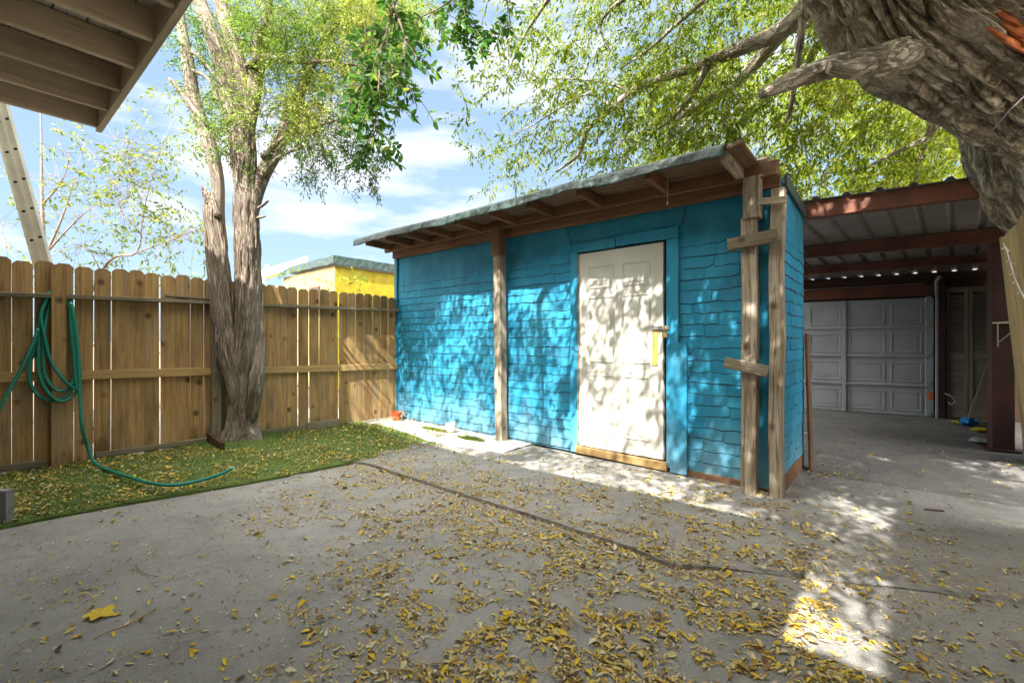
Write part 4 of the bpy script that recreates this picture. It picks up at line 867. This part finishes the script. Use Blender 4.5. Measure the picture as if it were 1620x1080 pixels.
lv = Leaves()
def spray(lv, p, d, ln, nleaf, tone, droop=.5, ls=(.024, .052), spread=.07):
    """a feathery twig with scale-leaf slivers"""
    p = Vector(p); d = Vector(d).normalized(); pts = [p.copy()]
    for k in range(nleaf):
        f = k / nleaf; d = (d + Vector((0, 0, -droop / nleaf)) + rnd_dir() * .04).normalized(); p = p + d * (ln / nleaf)
        if k % 6 == 0: pts.append(p.copy())
        q_ = rnd_dir(); sp = spread * (1 - .6 * f)
        lv.add(p + q_ * sp * random.random(), (d * .8 + q_ * .9 + Vector((0, 0, -.25))), random.uniform(*ls), min(1, max(0, tone + random.gauss(0, .13))))
    return pts
def cz(cx_, cy_, rx, ry, n_, tone, Y0=4.6, Y1=5.6, dr=.5, ln=(.16, .32), nl=34):
    for i in range(int(n_ * 2.0)):
        a = random.uniform(0, 6.283); q_ = math.sqrt(random.random()); p = at(cx_ + rx*q_*math.cos(a), cy_ + ry*q_*math.sin(a), random.uniform(Y0, Y1))
        d = Vector((random.gauss(0, .8), random.gauss(0, .6), random.gauss(-.1, .5)))
        pts = spray(lv, p, d, random.uniform(*ln), nl, tone + .35*N(p.x*1.7, p.y*1.7, p.z*1.7), dr)
        if i % 3 == 0 and len(pts) > 2: m.tube(pts, [.004]*len(pts), 4)
random.seed(11)
cz(470, 20, 110, 75, 170, .45); cz(560, 60, 90, 80, 190, .66); cz(600, 20, 80, 50, 70, .6); cz(445, 125, 75, 55, 80, .35); cz(520, 150, 70, 60, 75, .45)
cz(630, 30, 70, 60, 65, .45); cz(475, 195, 42, 45, 60, .50, dr=.9); cz(540, 200, 55, 50, 40, .15, dr=1.2); cz(355, 190, 40, 60, 60, .45); cz(350, 60, 60, 60, 40, .3); cz(425, 55, 50, 50, 50, .35)
cz(575, 255, 28, 45, 30, .1, dr=1.6, Y0=4.9, Y1=5.3); cz(500, 262, 35, 28, 22, .12, dr=1.5); cz(590, 110, 45, 50, 45, .45); cz(300, 55, 30, 60, 10, .2); cz(330, 130, 28, 60, 16, .3); cz(395, 230, 50, 30, 10, .2)
cz(470, -90, 190, 70, 180, .4, Y0=4.4, Y1=6.2)
for i in range(26):   # bare hanging twigs
    p = Vector(random.choice(smooth_path(random.choice(LIMBS[:7]), 6)[8:])[:3]); q = [p]; d = Vector((random.gauss(0, 1), random.gauss(0, .5), random.gauss(-.2, .4))).normalized()
    for k in range(8): d = (d + Vector((0, 0, -.12)) + rnd_dir()*.15).normalized(); q.append(q[-1] + d * .09)
    m.tube(q, [.006 - .0005*k for k in range(9)], 4)
m.build('branches', 'cedarbark', ced, smooth=True)
lv.build('crown', 'cedarleaf', ced, ratio=.30)

# --- big furrowed tree at the right
random.seed(5)
elm = thing('large_leaning_tree', 'huge furrowed tree leaning in from the right over the carport', 'tree')
m = MB()
tubepath(m, [(5.6, 3.9, -.05, .62), (5.3, 3.8, .8, .5), pp(1850, 440, 3.6, .44), pp(1745, 355, 3.5, .42), pp(1678, 290, 3.42, .41), pp(1648, 245, 3.35, .40), pp(1634, 190, 3.25, .39), pp(1640, 110, 3.15, .36)], 26, n=200, disp=.10, dfr=(3.2, 1.4), ridge=.10)
tr_ = m.build('trunk', 'elmbark', elm, smooth=True)
m = MB()
tubepath(m, [pp(1850, 225, 2.98, .50), pp(1760, 190, 2.96, .47), pp(1668, 142, 2.92, .445), pp(1545, 72, 2.86, .43), pp(1450, 12, 2.76, .40), pp(1384, -70, 2.66, .35), pp(1290, -180, 2.6, .29), pp(1150, -320, 2.7, .24), pp(980, -430, 3.0, .18)], 40, n=300, disp=.16, dfr=(4.0, 1.4), ridge=.22)
tubepath(m, [pp(1470, 70, 2.85, .10), pp(1432, 84, 2.68, .095), pp(1385, 98, 2.51, .08), pp(1340, 102, 2.45, .060), pp(1290, 114, 2.42, .048), pp(1243, 132, 2.40, .042), pp(1206, 150, 2.38, .026)], 9, n=28, disp=.18, dfr=(3, 3), ridge=.12)
tubepath(m, [pp(1375, 106, 2.38, .045), pp(1345, 110, 2.35, .042), pp(1312, 106, 2.33, .030)], 5, n=12, disp=.3)
m.build('main_limb', 'elmbark', elm, smooth=True)
m = MB(); 
for i in range(16):
    a = random.uniform(-1, 1); x0 = 1645 + random.uniform(-15, 15); y0 = 62 + 36*a; l_ = random.uniform(60, 105); r_ = random.uniform(.010, .026)
    tubepath(m, [pp(x0, y0, 2.52, r_), pp(x0 - l_*.5, y0 - l_*.22, 2.475, r_), pp(x0 - l_, y0 - l_*.55, 2.53, .002)], 4, n=6, disp=.4)
m.build('heartwood', 'heart', elm)
m = MB(); tubepath(m, [pp(1625, 148, 2.42, .003), pp(1600, 172, 2.42, .003), pp(1580, 195, 2.5, .003), pp(1565, 212, 2.62, .003)], 5, n=5); m.build('wire', 'steel', elm)
# boughs reaching over the shed and carport
def bough(pts): tubepath(m, pts, 7, n=9, disp=.12, dfr=(2, 2))
m = MB()
BO = [
 [pp(1330, -60, 3.2, .10), pp(1270, 20, 3.6, .085), pp(1225, 55, 3.9, .07), pp(1170, 78, 4.1, .06), pp(1120, 100, 4.3, .052), pp(1060, 120, 4.5, .045), pp(1000, 145, 4.7, .038), pp(965, 175, 4.8, .03), pp(930, 205, 4.9, .024), pp(915, 245, 5.0, .018), pp(880, 272, 5.1, .01)],
 [pp(1300, -20, 4.0, .08), pp(1230, 60, 4.5, .07), pp(1170, 125, 4.8, .06), pp(1105, 165, 5.0, .05), pp(1070, 190, 5.1, .04), pp(1055, 235, 5.2, .02)],
 [pp(1120, 100, 4.3, .04), pp(1095, 150, 4.4, .03), pp(1065, 185, 4.5, .024), pp(1040, 205, 4.6, .012)],
 [pp(1275, -40, 3.4, .04), pp(1268, 50, 3.5, .03), pp(1260, 110, 3.6, .024), pp(1252, 165, 3.7, .018), pp(1243, 195, 3.8, .012)],
 [pp(1165, -40, 4.2, .03), pp(1080, 30, 4.6, .022), pp(1030, 75, 4.8, .014), pp(980, 110, 5.0, .008)],
 [pp(1060, -60, 4.6, .035), pp(985, 0, 4.8, .025), pp(950, 40, 5.0, .018), pp(975, 95, 5.1, .008)],
 [pp(970, 170, 4.8, .016), pp(930, 150, 4.9, .012), pp(880, 175, 5.0, .010), pp(840, 200, 5.1, .007), pp(805, 215, 5.2, .004)],
 [pp(1000, 145, 4.7, .015), pp(950, 130, 4.8, .012), pp(880, 125, 5.0, .008), pp(820, 135, 5.1, .004)],
 [pp(1160, 128, 4.8, .03), pp(1150, 165, 4.85, .022), pp(1145, 205, 4.9, .014)], [pp(1155, 135, 4.8, .022), pp(1172, 165, 4.8, .016), pp(1180, 180, 4.8, .01)],
 [pp(1560, 150, 4.4, .07), pp(1490, 185, 4.5, .055), pp(1470, 215, 4.6, .04), pp(1455, 245, 4.7, .03), pp(1448, 290, 4.8, .016)],
 [pp(1470, 218, 4.6, .03), pp(1420, 240, 4.7, .022), pp(1375, 262, 4.8, .015), pp(1340, 275, 4.9, .008)],
 [pp(1310, 60, 4.4, .04), pp(1285, 85, 4.5, .03), pp(1278, 120, 4.6, .014)], [pp(1300, 30, 4.6, .05), pp(1230, 60, 5.0, .04), pp(1180, 110, 5.3, .03), pp(1090, 190, 5.6, .02), pp(1040, 240, 5.8, .01)],
 [pp(1240, -150, 3.6, .09), pp(1050, -90, 4.4, .06), pp(900, -30, 5.2, .035), pp(840, 40, 5.6, .02), pp(800, 120, 5.8, .008)],
]
for b_ in BO: bough(b_)
lv = Leaves()
def twig(p, d, ln, nl, tone, size=(.045, .075), droop=.9, wood_=True):
    p = Vector(p); d = Vector(d).normalized(); pts = [p.copy()]
    for k in range(nl):
        d = (d + Vector((0, 0, -droop / nl)) + rnd_dir() * .07).normalized(); p = p + d * (ln / nl)
        if k % 3 == 2: pts.append(p.copy())
        q_ = rnd_dir(); lv.add(p, d * .5 + q_ * .7 + Vector((0, 0, -.55)), random.uniform(*size), min(1, max(0, tone + random.gauss(0, .16))))
        if random.random() < .6: q_ = rnd_dir(); lv.add(p + q_ * .03, d * .4 + q_ * .8 + Vector((0, 0, -.5)), random.uniform(*size), min(1, max(0, tone + random.gauss(0, .16))))
    if wood_ and len(pts) > 2: m.tube(pts, [.0035]*len(pts), 3, cap=False)
def lower(px):  # lowest leaves by position across the picture
    return np.interp(px, [720, 760, 820, 900, 1000, 1540], [150, 300, 330, 330, 360, 380])
def dens(px, py):
    e = np.interp(px, [720, 790, 880, 980, 1100, 1560], [.10, .34, .55, .85, 1, 1]); e *= 1 - .35 * sm(230, 330, py) * (1 if px < 1020 else 0)
    if px < 800 and py < 90: e *= .25
    return e
random.seed(21); cnt = 0
while cnt < 5300:
    px = random.uniform(722, 1600); py = random.uniform(-120, 350); Y = random.uniform(4.1, 7.2)
    p = at(px, py, Y)
    if py > lower(px) or random.random() > dens(px, py): continue
    cl = N(p.x*1.25, p.y*1.25, p.z*1.25) + .5*N(p.x*3, p.y*3, p.z*3)
    if cl < -.22 + .12*random.random(): continue
    if MSI.__matmul__(p).y < 1.3 and (MSI @ p).x < 5.3 and p.z < 2.95: continue
    if p.z < 2.75: continue
    d = Vector((-.6 + random.gauss(0, .6), random.gauss(0, .6), random.gauss(-.1, .4)))
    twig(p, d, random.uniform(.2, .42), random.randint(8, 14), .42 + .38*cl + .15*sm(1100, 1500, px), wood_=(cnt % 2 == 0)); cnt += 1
# far foliage mass behind the carport (same crown, reaches further back)
for i in range(2400):
    px = random.uniform(1010, 1560); py = random.uniform(90, 345); p = at(px, py, random.uniform(7.5, 10.5))
    if N(p.x*.8, p.y*.8, p.z*.8 + 7) < -.12: continue
    twig(p, (random.gauss(0, 1), random.gauss(0, 1), -.2), random.uniform(.3, .55), 13, .65, (.07, .11), wood_=False)
# crown overhead, out of the picture: shades the carport floor and dapples the shed
def over(n_, bx, by, bz, thr, seed, sz=(.06, .10)):
    for i in range(n_):
        p = Vector((random.uniform(*bx), random.uniform(*by), random.uniform(*bz)))
        if p.y > 0 and CAM_H + .80 * p.y + .2 > p.z and p.y < 20: continue
        k_ = (p.z - 2.45) / -travel.z; w_ = p + travel * k_ - FB; r_ = w_.dot(SN)
        if abs(r_) < .16 and N(w_.dot(BD)*3.2, 4) > -.12: continue
        if N(p.x*.9 + seed, p.y*.9, p.z*.9) < thr: continue
        twig(p, (random.gauss(0, 1), random.gauss(0, 1), random.gauss(0, .3)), random.uniform(.25, .45), 13, .4, sz, wood_=False)
over(4200, (0.2, 5.4), (-1.0, 3.4), (4.2, 6.2), -.24, 3, (.08, .13))
for i in range(60):  # loose unseen leaf clusters, added to break up the sun patches below
    du, dq = random.gauss(0, .20), random.gauss(0, .32)
    if abs(du) < .09 and abs(dq) < .16: continue
    twig(UV(.97 + du, -1.12 + dq, 4.3 + random.gauss(0, .15)), rnd_dir(), .3, 9, .4, (.06, .1), wood_=False)
for i in range(110): twig(UV(.54 + random.gauss(0, .26), .0 + random.gauss(0, .12), 4.6 + random.gauss(0, .15)), rnd_dir(), .3, 10, .4, (.06, .1), wood_=False)
for i in range(110): twig(UV(.95 + random.gauss(0, .22), -.30 + random.gauss(0, .18), 4.3 + random.gauss(0, .15)), rnd_dir(), .3, 10, .4, (.06, .1), wood_=False)
m.build('boughs', 'elmbark', elm, smooth=True)
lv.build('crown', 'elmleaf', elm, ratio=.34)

# --- tree with compound leaves; its trunk stands right of the view, its boughs hang into it
random.seed(31)
cht = thing('berry_tree', 'green compound leaf bough with berries hanging down at the top centre', 'tree')
m = MB(); lv = Leaves()
tubepath(m, [(3.05, .9, -.05, .16), (3.0, 1.0, 1.5, .13), (2.8, 1.2, 3.2, .12), (2.2, 1.5, 4.6, .10), (1.0, 1.9, 5.4, .08), (-.2, 2.2, 5.6, .06), (-.8, 2.5, 4.9, .04)] , 8, n=16, disp=.1)
m.build('trunk', 'elmbark', cht, smooth=True); m = MB()
B_ = [
 [(-.8, 2.5, 4.9, .035), pp(640, -80, 2.7, .016), pp(622, 10, 2.65, .010), pp(602, 80, 2.6, .007), pp(575, 130, 2.6, .005), pp(548, 165, 2.6, .003)],
 [pp(622, 10, 2.65, .008), pp(640, 60, 2.6, .006), pp(640, 110, 2.6, .005), pp(655, 165, 2.6, .003)],
 [pp(602, 80, 2.6, .006), pp(598, 150, 2.55, .005), pp(592, 210, 2.55, .004), pp(588, 250, 2.55, .002)],
 [(-.2, 2.2, 5.6, .03), pp(760, -120, 2.8, .014), pp(742, -20, 2.8, .008), pp(738, 30, 2.8, .006), pp(762, 60, 2.8, .004)],
 [pp(742, -20, 2.8, .007), pp(700, 10, 2.7, .005), pp(660, 30, 2.7, .003)],
 [pp(760, -60, 2.8, .007), pp(800, 0, 2.8, .005), pp(808, 50, 2.8, .003)],
]
for b_ in B_: tubepath(m, b_, 7, n=6)
def compound(p, d, ln, pairs, tone, size):
    p = Vector(p); d = Vector(d).normalized(); sd = d.cross(Vector((random.gauss(0, .3), -1, random.gauss(0, .3)))).normalized(); pts = [p.copy()]
    for k in range(pairs):
        d = (d + Vector((0, 0, -.16))).normalized(); p = p + d * (ln / pairs); pts.append(p.copy())
        for s_ in (1, -1):
            if random.random() < .93: lv.add(p, d * .65 + sd * s_ * .9 + rnd_dir()*.15, random.uniform(*size), min(1, max(0, tone + random.gauss(0, .14))))
    lv.add(p, d, size[1], tone); m.tube(pts, [.0022]*len(pts), 4, cap=False)
for bi, (b_, nn_) in enumerate(zip(B_, (34, 15, 20, 16, 9, 6))):
    q = [x for x in smooth_path(b_, 8) if CAM_H + .90*x[1] > x[2]]
    for i in range(nn_):
        x = q[int(random.random() ** .8 * (len(q) - 1))]; c = Vector(x[:3])
        compound(c, (random.gauss(0, .8), random.gauss(0, .35), random.gauss(-.55, .35)), random.uniform(.12, .24), random.randint(4, 7), .28 + .3*random.random(), (.042, .062))
for i in range(7000):     # crown overhead (above the picture), between sun and shed
    p = Vector((random.uniform(-5.2, 1.8), random.uniform(-1.0, 3.9), random.uniform(4.7, 6.6)))
    if CAM_H + .82 * p.y + .25 > p.z: continue
    if (p.x + 3)*.916 - (p.y - 5)*.401 < .36: continue
    if N(p.x*3.2 + 5, p.y*3.2, p.z*1.6) + .5*N(p.x*.8, p.y*.8, 2) < -.02: continue
    q = p; d = Vector((random.gauss(0, 1), random.gauss(0, 1), -.3)).normalized()
    for k in range(8): q = q + d*.03; lv.add(q, d*.5 + rnd_dir(), random.uniform(.05, .085), .3)
m.build('boughs', 'twig', cht, smooth=True); lv.build('crown', 'berryleaf', cht, ratio=.46, wide=True, fold=.2, curl=.08)
for i in range(46):
    m = MB(); c = at(random.gauss(622, 12), random.gauss(125, 14), 2.6 + random.gauss(0, .03)); m.lathe([(0.002, -.006), (.006, -.003), (.0062, .002), (.003, .006), (.0005, .0065)], tuple(c), 7); m.tube([c, c + Vector((random.gauss(0, .01), 0, .03))], .0008, 3); m.build('berry', 'twig', cht)

# --- sparse sapling beyond the fence
random.seed(41)
sap = thing('sapling', 'sparse yellow-green young tree growing beyond the fence by the ladder', 'tree')
m = MB(); lv = Leaves()
def st_(pts, n=7): tubepath(m, [p[:3] + (p[3]*.65,) for p in pts], 6, n=n, disp=.1)
SB = [[pp(78, 620, 7.4, .05), pp(74, 470, 7.4, .045), pp(68, 360, 7.4, .04), pp(66, 290, 7.4, .03), pp(65, 200, 7.4, .018), pp(62, 140, 7.4, .008)],
      [pp(66, 325, 7.4, .024), pp(88, 300, 7.3, .018), pp(103, 275, 7.2, .010), pp(110, 240, 7.2, .005)],
      [pp(74, 400, 7.4, .03), pp(98, 345, 7.4, .022), pp(110, 310, 7.4, .014), pp(118, 280, 7.4, .005)],
      [pp(78, 395, 7.4, .025), pp(105, 365, 7.3, .018), pp(130, 340, 7.3, .012), pp(150, 325, 7.3, .005)],
      [pp(78, 640, 7.4, .045), pp(160, 430, 7.0, .03), pp(215, 400, 6.9, .02), pp(225, 350, 6.9, .014), pp(235, 300, 6.8, .01), pp(260, 215, 6.8, .005)],
      [pp(215, 400, 6.9, .016), pp(270, 380, 6.8, .012), pp(320, 360, 6.8, .006)], [pp(222, 370, 6.9, .012), pp(190, 330, 6.9, .01), pp(180, 285, 6.9, .005)],
      [pp(228, 330, 6.9, .01), pp(205, 270, 6.8, .007), pp(200, 215, 6.8, .004)], [pp(160, 430, 7.0, .014), pp(140, 395, 7.0, .01), pp(118, 385, 7.0, .005)],
      [pp(25, 430, 7.4, .01), pp(12, 390, 7.4, .008), pp(0, 350, 7.4, .006)]]
SB[9] = [pp(76, 520, 7.4, .02), pp(45, 440, 7.4, .014)] + SB[9][1:]
for b_ in SB: st_(b_)
def lt(p, d, ln, nl, tone, sz, root=None): 
    p = Vector(p); d = Vector(d).normalized(); pts = [p.copy()]
    for k in range(nl):
        d = (d + rnd_dir()*.12 + Vector((0, 0, -.05))).normalized(); p = p + d*(ln/nl); pts.append(p.copy()); q_ = rnd_dir(); lv.add(p, d*.6 + q_*.8 + Vector((0, 0, -.3)), random.uniform(*sz), min(1, max(0, tone + random.gauss(0, .22))))
    if root is not None: m.tube([Vector(root)] + pts, [.0022] + [.002]*len(pts), 3, cap=False)
for i in range(330):
    b_ = random.choice(SB[1:] + SB[4:8]); q = smooth_path(b_, 6); x = q[random.randrange(len(q)//3, len(q))]; p = Vector(x[:3]) + Vector((random.gauss(0, .38), random.gauss(0, .3), random.gauss(0, .30)))
    sx = 810 + FPX * p.x / p.y
    if sx > 335: continue
    lt(p, (random.gauss(.3, .7), random.gauss(0, .5), random.gauss(-.1, .4)), random.uniform(.25, .5), random.randint(5, 10), .5, (.045, .085), x[:3])
for i in range(34):
    p = at(random.uniform(180, 330), random.uniform(120, 260), random.uniform(6.6, 7.4)); lt(p, (random.gauss(0, .7), random.gauss(0, .5), -.4), .35, 8, .45, (.05, .085))
for i in range(60):
    p = at(random.uniform(0, 640), random.uniform(432, 560), random.uniform(7.6, 8.6)); lt(p, (random.gauss(0, 1), 0, .3), .4, 9, .6, (.05, .09))
m.build('branches', 'redtwig', sap, smooth=True); lv.build('crown', 'sapleaf', sap, ratio=.42, wide=True)

# ================================================================== FALLEN LEAVES
random.seed(51)
FS = lambda p: (MSI @ p)
def surf(x, y):
    p = Vector((x, y, 0)); l = FS(p)
    # on turf?
    ex = np.interp(x, [q_[0] for q_ in te], [q_[1] for q_ in te]) if x < -.79 else 99
    if y > ex + .01 and l.x > .05: 
        b = None; fu = np.interp(x, [q_[0] for q_ in te], np.linspace(0, 1, len(te)))
        v = min(1, max(0, (y - ex) / max(.2, 7.9 + (x) * .9 - ex))); return .026 + .06*sm(0, .75, v*1.1) + .01, 't'
    ey = np.interp(x, [q_[0] for q_ in top_s], [q_[1] for q_ in top_s])
    if l.x > 5.02 and l.y > .8: return .032, 'd'
    return (SZ + .003, 's') if y > ey else (.003, 'n')
top_s = sorted([(p.x, p.y) for p in top])
def leaf_shape(L_):
    """one curled leaf, 15 verts, returned around the origin"""
    w = L_ * random.choice([.22, .30, .36, .42, .50, .62]); cu = random.uniform(-1.1, 1.6); fo = random.uniform(.05, 1.2); tw = random.uniform(-.5, .5); vs = []
    for j in range(5):
        f = j / 4; hw = w/2 * (math.sin(math.pi * (.04 + f*.92)) ** .8) * (1.05 - .35*f); zc = L_ * (cu * .5 * (f-.5)**2 * 4 * .25) + .002; ang = tw * (f - .5)
        for s_ in (-1, 0, 1):
            yy = s_*hw; zz = zc + abs(s_)*hw*fo; vs.append(Vector((L_*(f-.5), yy*math.cos(ang) - 0*zz, zz + yy*math.sin(ang) + abs(hw*math.sin(ang)))))
    fs = [(j*3+i, j*3+i+1, j*3+4+i, j*3+3+i) for j in range(4) for i in range(2)]; return vs, fs
def place(mb, x, y, z, L_, r):
    vs, fs = leaf_shape(L_); a = random.uniform(0, 6.283); tx, ty = random.gauss(0, .22), random.gauss(0, .22); Mx = Matrix.Rotation(a, 3, 'Z') @ Matrix.Rotation(tx, 3, 'X') @ Matrix.Rotation(ty, 3, 'Y')
    q_ = [Mx @ v for v in vs]; lo = min(v.z for v in q_); mb.add([v + Vector((x, y, z - lo)) for v in q_], fs, 0, None, r)
def ldens(x, y):
    px = 810 + FPX*x/y; py = 540 + FPX*CAM_H/y
    c = .45*N(x*2.1, y*2.1) + .75*N(x*5.5, y*5.5, 3) + .6*N(x*12, y*12, 7)
    e = .10 + .90*sm(260, 680, px - (py - 800)*.55)
    e *= 1 - .72*sm(1280, 1420, px)
    l = FS(Vector((x, y, 0)))
    if l.x > 5.05 and l.y > -0.2: e *= .25
    if l.y > -0.7 and 0.3 < l.x < 4.3: e *= .35
    if py > 930 and 560 < px < 1330: e *= 1.25
    ridge = math.exp(-((py - np.interp(px, [555, 860, 1060, 1290], [733, 825, 897, 917]) - 10) / 26) ** 2) * (1 if 560 < px < 1330 else 0)
    return e * max(0.0, .40 + 1.15*c + .5*ridge)
lit = []; tries = 0
while len(lit) < 34000 and tries < 900000:
    tries += 1; y = 1.45 + 5.6*random.random()**1.25; x = random.uniform(-1.22, 1.2)*y
    l = FS(Vector((x, y, 0)))
    if l.x < .1 or (l.y > -.06 and l.x < 5.15) or l.y > 3.6 or l.x > 8: continue
    z, kd = surf(x, y); d = ldens(x, y) if kd != 't' else .62 + .9*N(x*3, y*3)
    if random.random() > d: continue
    lit.append((x, y, z, kd))
def lsize(kd): return random.uniform(.010, .024) if random.random() < .86 else random.uniform(.024, .046)
recs = [(x, y, z, kd, lsize(kd), random.random()) for x, y, z, kd in lit]
recs.sort(key=lambda r_: -r_[4] / math.hypot(r_[0], r_[1]))
inside = lambda r_: abs(r_[0] / r_[1]) < 1.12 and r_[1] > 1.62
big = [r_ for r_ in recs if inside(r_)][:300]; bs_ = set(id(r_) for r_ in big); rest = [r_ for r_ in recs if id(r_) not in bs_]
for (x, y, z, kd, L_, r) in big:
    mb = MB(); place(mb, 0, 0, 0, L_ * 1.1, r); o = mb.build('fallen_leaf', 'fallen', smooth=True); o.location = (x, y, z)
    px_ = 810 + FPX * x / y; cw = 'brown' if r < .10 else 'ochre' if r < .28 else 'bright yellow' if r < .66 else 'pale tan'
    wh = 'at the lower left' if px_ < 540 else 'at the bottom centre' if px_ < 1080 else 'at the lower right'
    tag(o, 'small %s curled leaf fallen on the grey concrete %s' % (cw, wh), 'leaf', 'fallen leaves in the foreground')
mb = MB()
for (x, y, z, kd, L_, r) in rest: place(mb, x, y, z, L_, r)
tag(mb.build('leaf_litter', 'fallen', smooth=True), 'yellow and tan fallen leaves scattered over concrete and turf', 'leaf litter', kind='stuff')
# grit and seeds
mb = MB()
for i in range(5200):
    y = 1.45 + 4.5*random.random()**1.4; x = random.uniform(-1.2, 1.2)*y; l = FS(Vector((x, y, 0)))
    if l.x < .1 or (l.y > -.04 and l.x < 5.2): continue
    z, kd = surf(x, y)
    if kd == 't' or N(x*1.5, y*1.5, 9) < -.25: continue
    s_ = random.uniform(.0016, .0042); c = Vector((x, y, z + s_*.4)); v6 = [c + Vector(d)*s_*random.uniform(.7, 1.3) for d in ((1,0,0),(0,1,0),(-1,0,0),(0,-1,0),(0,0,.8),(0,0,-.8))]
    mb.add(v6, [(0,1,4),(1,2,4),(2,3,4),(3,0,4),(1,0,5),(2,1,5),(3,2,5),(0,3,5)], 0, None, random.uniform(.55, 1))
tag(mb.build('grit', 'fallen'), 'pale grit and seeds scattered over the concrete', 'grit', kind='stuff')
# twigs and leaf stalks: countable
tw = [((418,880-700+700),0)]
def gz(px, py): return ground(px, py, .008)
TW = [([(148+0,1009),(172,998),(200,988),(246,962)], .0028, 'longest straw-coloured twig lying beside the big yellow leaf'), ([(216,892),(222,902),(236,909),(250,911)], .0022, 'curved pale stalk on the concrete left of centre'), ([(600,1058),(650,1060),(672,1080)], .0024, 'bent pale twig at the bottom edge of the picture'), ([(835,1030),(860,1062),(900,1000)], .0022, 'crooked thin twig among the dense leaves at the bottom'), ([(1030,985),(1040,950),(1046,928)], .0022, 'straight upright-looking straw stalk in the dense leaves'), ([(880,955),(900,975),(935,1000)], .002, 'thin pale curved stalk centre-right on the near slab'), ([(1120,875),(1150,890),(1178,906)], .002, 'thin pale stalk crossing the broken slab edge'), ([(1462,805),(1480,807),(1493,808)], .006, 'short dark stick on the ground right of the sunlit patch')]
for pts, r_, lab in TW:
    mb = MB(); q = smooth_path([tuple(ground(x, y, .010 if r_ < .005 else .05)) for x, y in pts], 5); mb.tube([Vector(p) for p in q], r_, 6); tag(mb.build('twig', 'railmid' if r_ < .005 else 'oldwall'), lab, 'twig')
# the big lobed yellow leaf
c = ground(158, 972, .004); mb = MB(); n = 36; ring = []
for i in range(n):
    a = 2*math.pi*i/n; rr = .040*(1 + .42*abs(math.cos(2.5*a)) ** 1.2 - .2); ring.append(c + Vector((rr*math.cos(a)*1.25, rr*math.sin(a)*1.1, .010 + .012*N(math.cos(a)*1.6, math.sin(a)*1.6))))
mb.add([c + Vector((0, 0, .006))] + ring, [(0, 1+i, 1+(i+1) % n) for i in range(n)], 0, None, .45)
mb.tube([c + Vector((-.02, -.02, .006)), c + Vector((-.05, -.09, .004)), c + Vector((-.065, -.13, .003))], .0018, 5, r=.7)
tag(mb.build('big_yellow_leaf', 'fallen', smooth=False), 'largest yellow lobed leaf lying alone at the lower left', 'leaf')
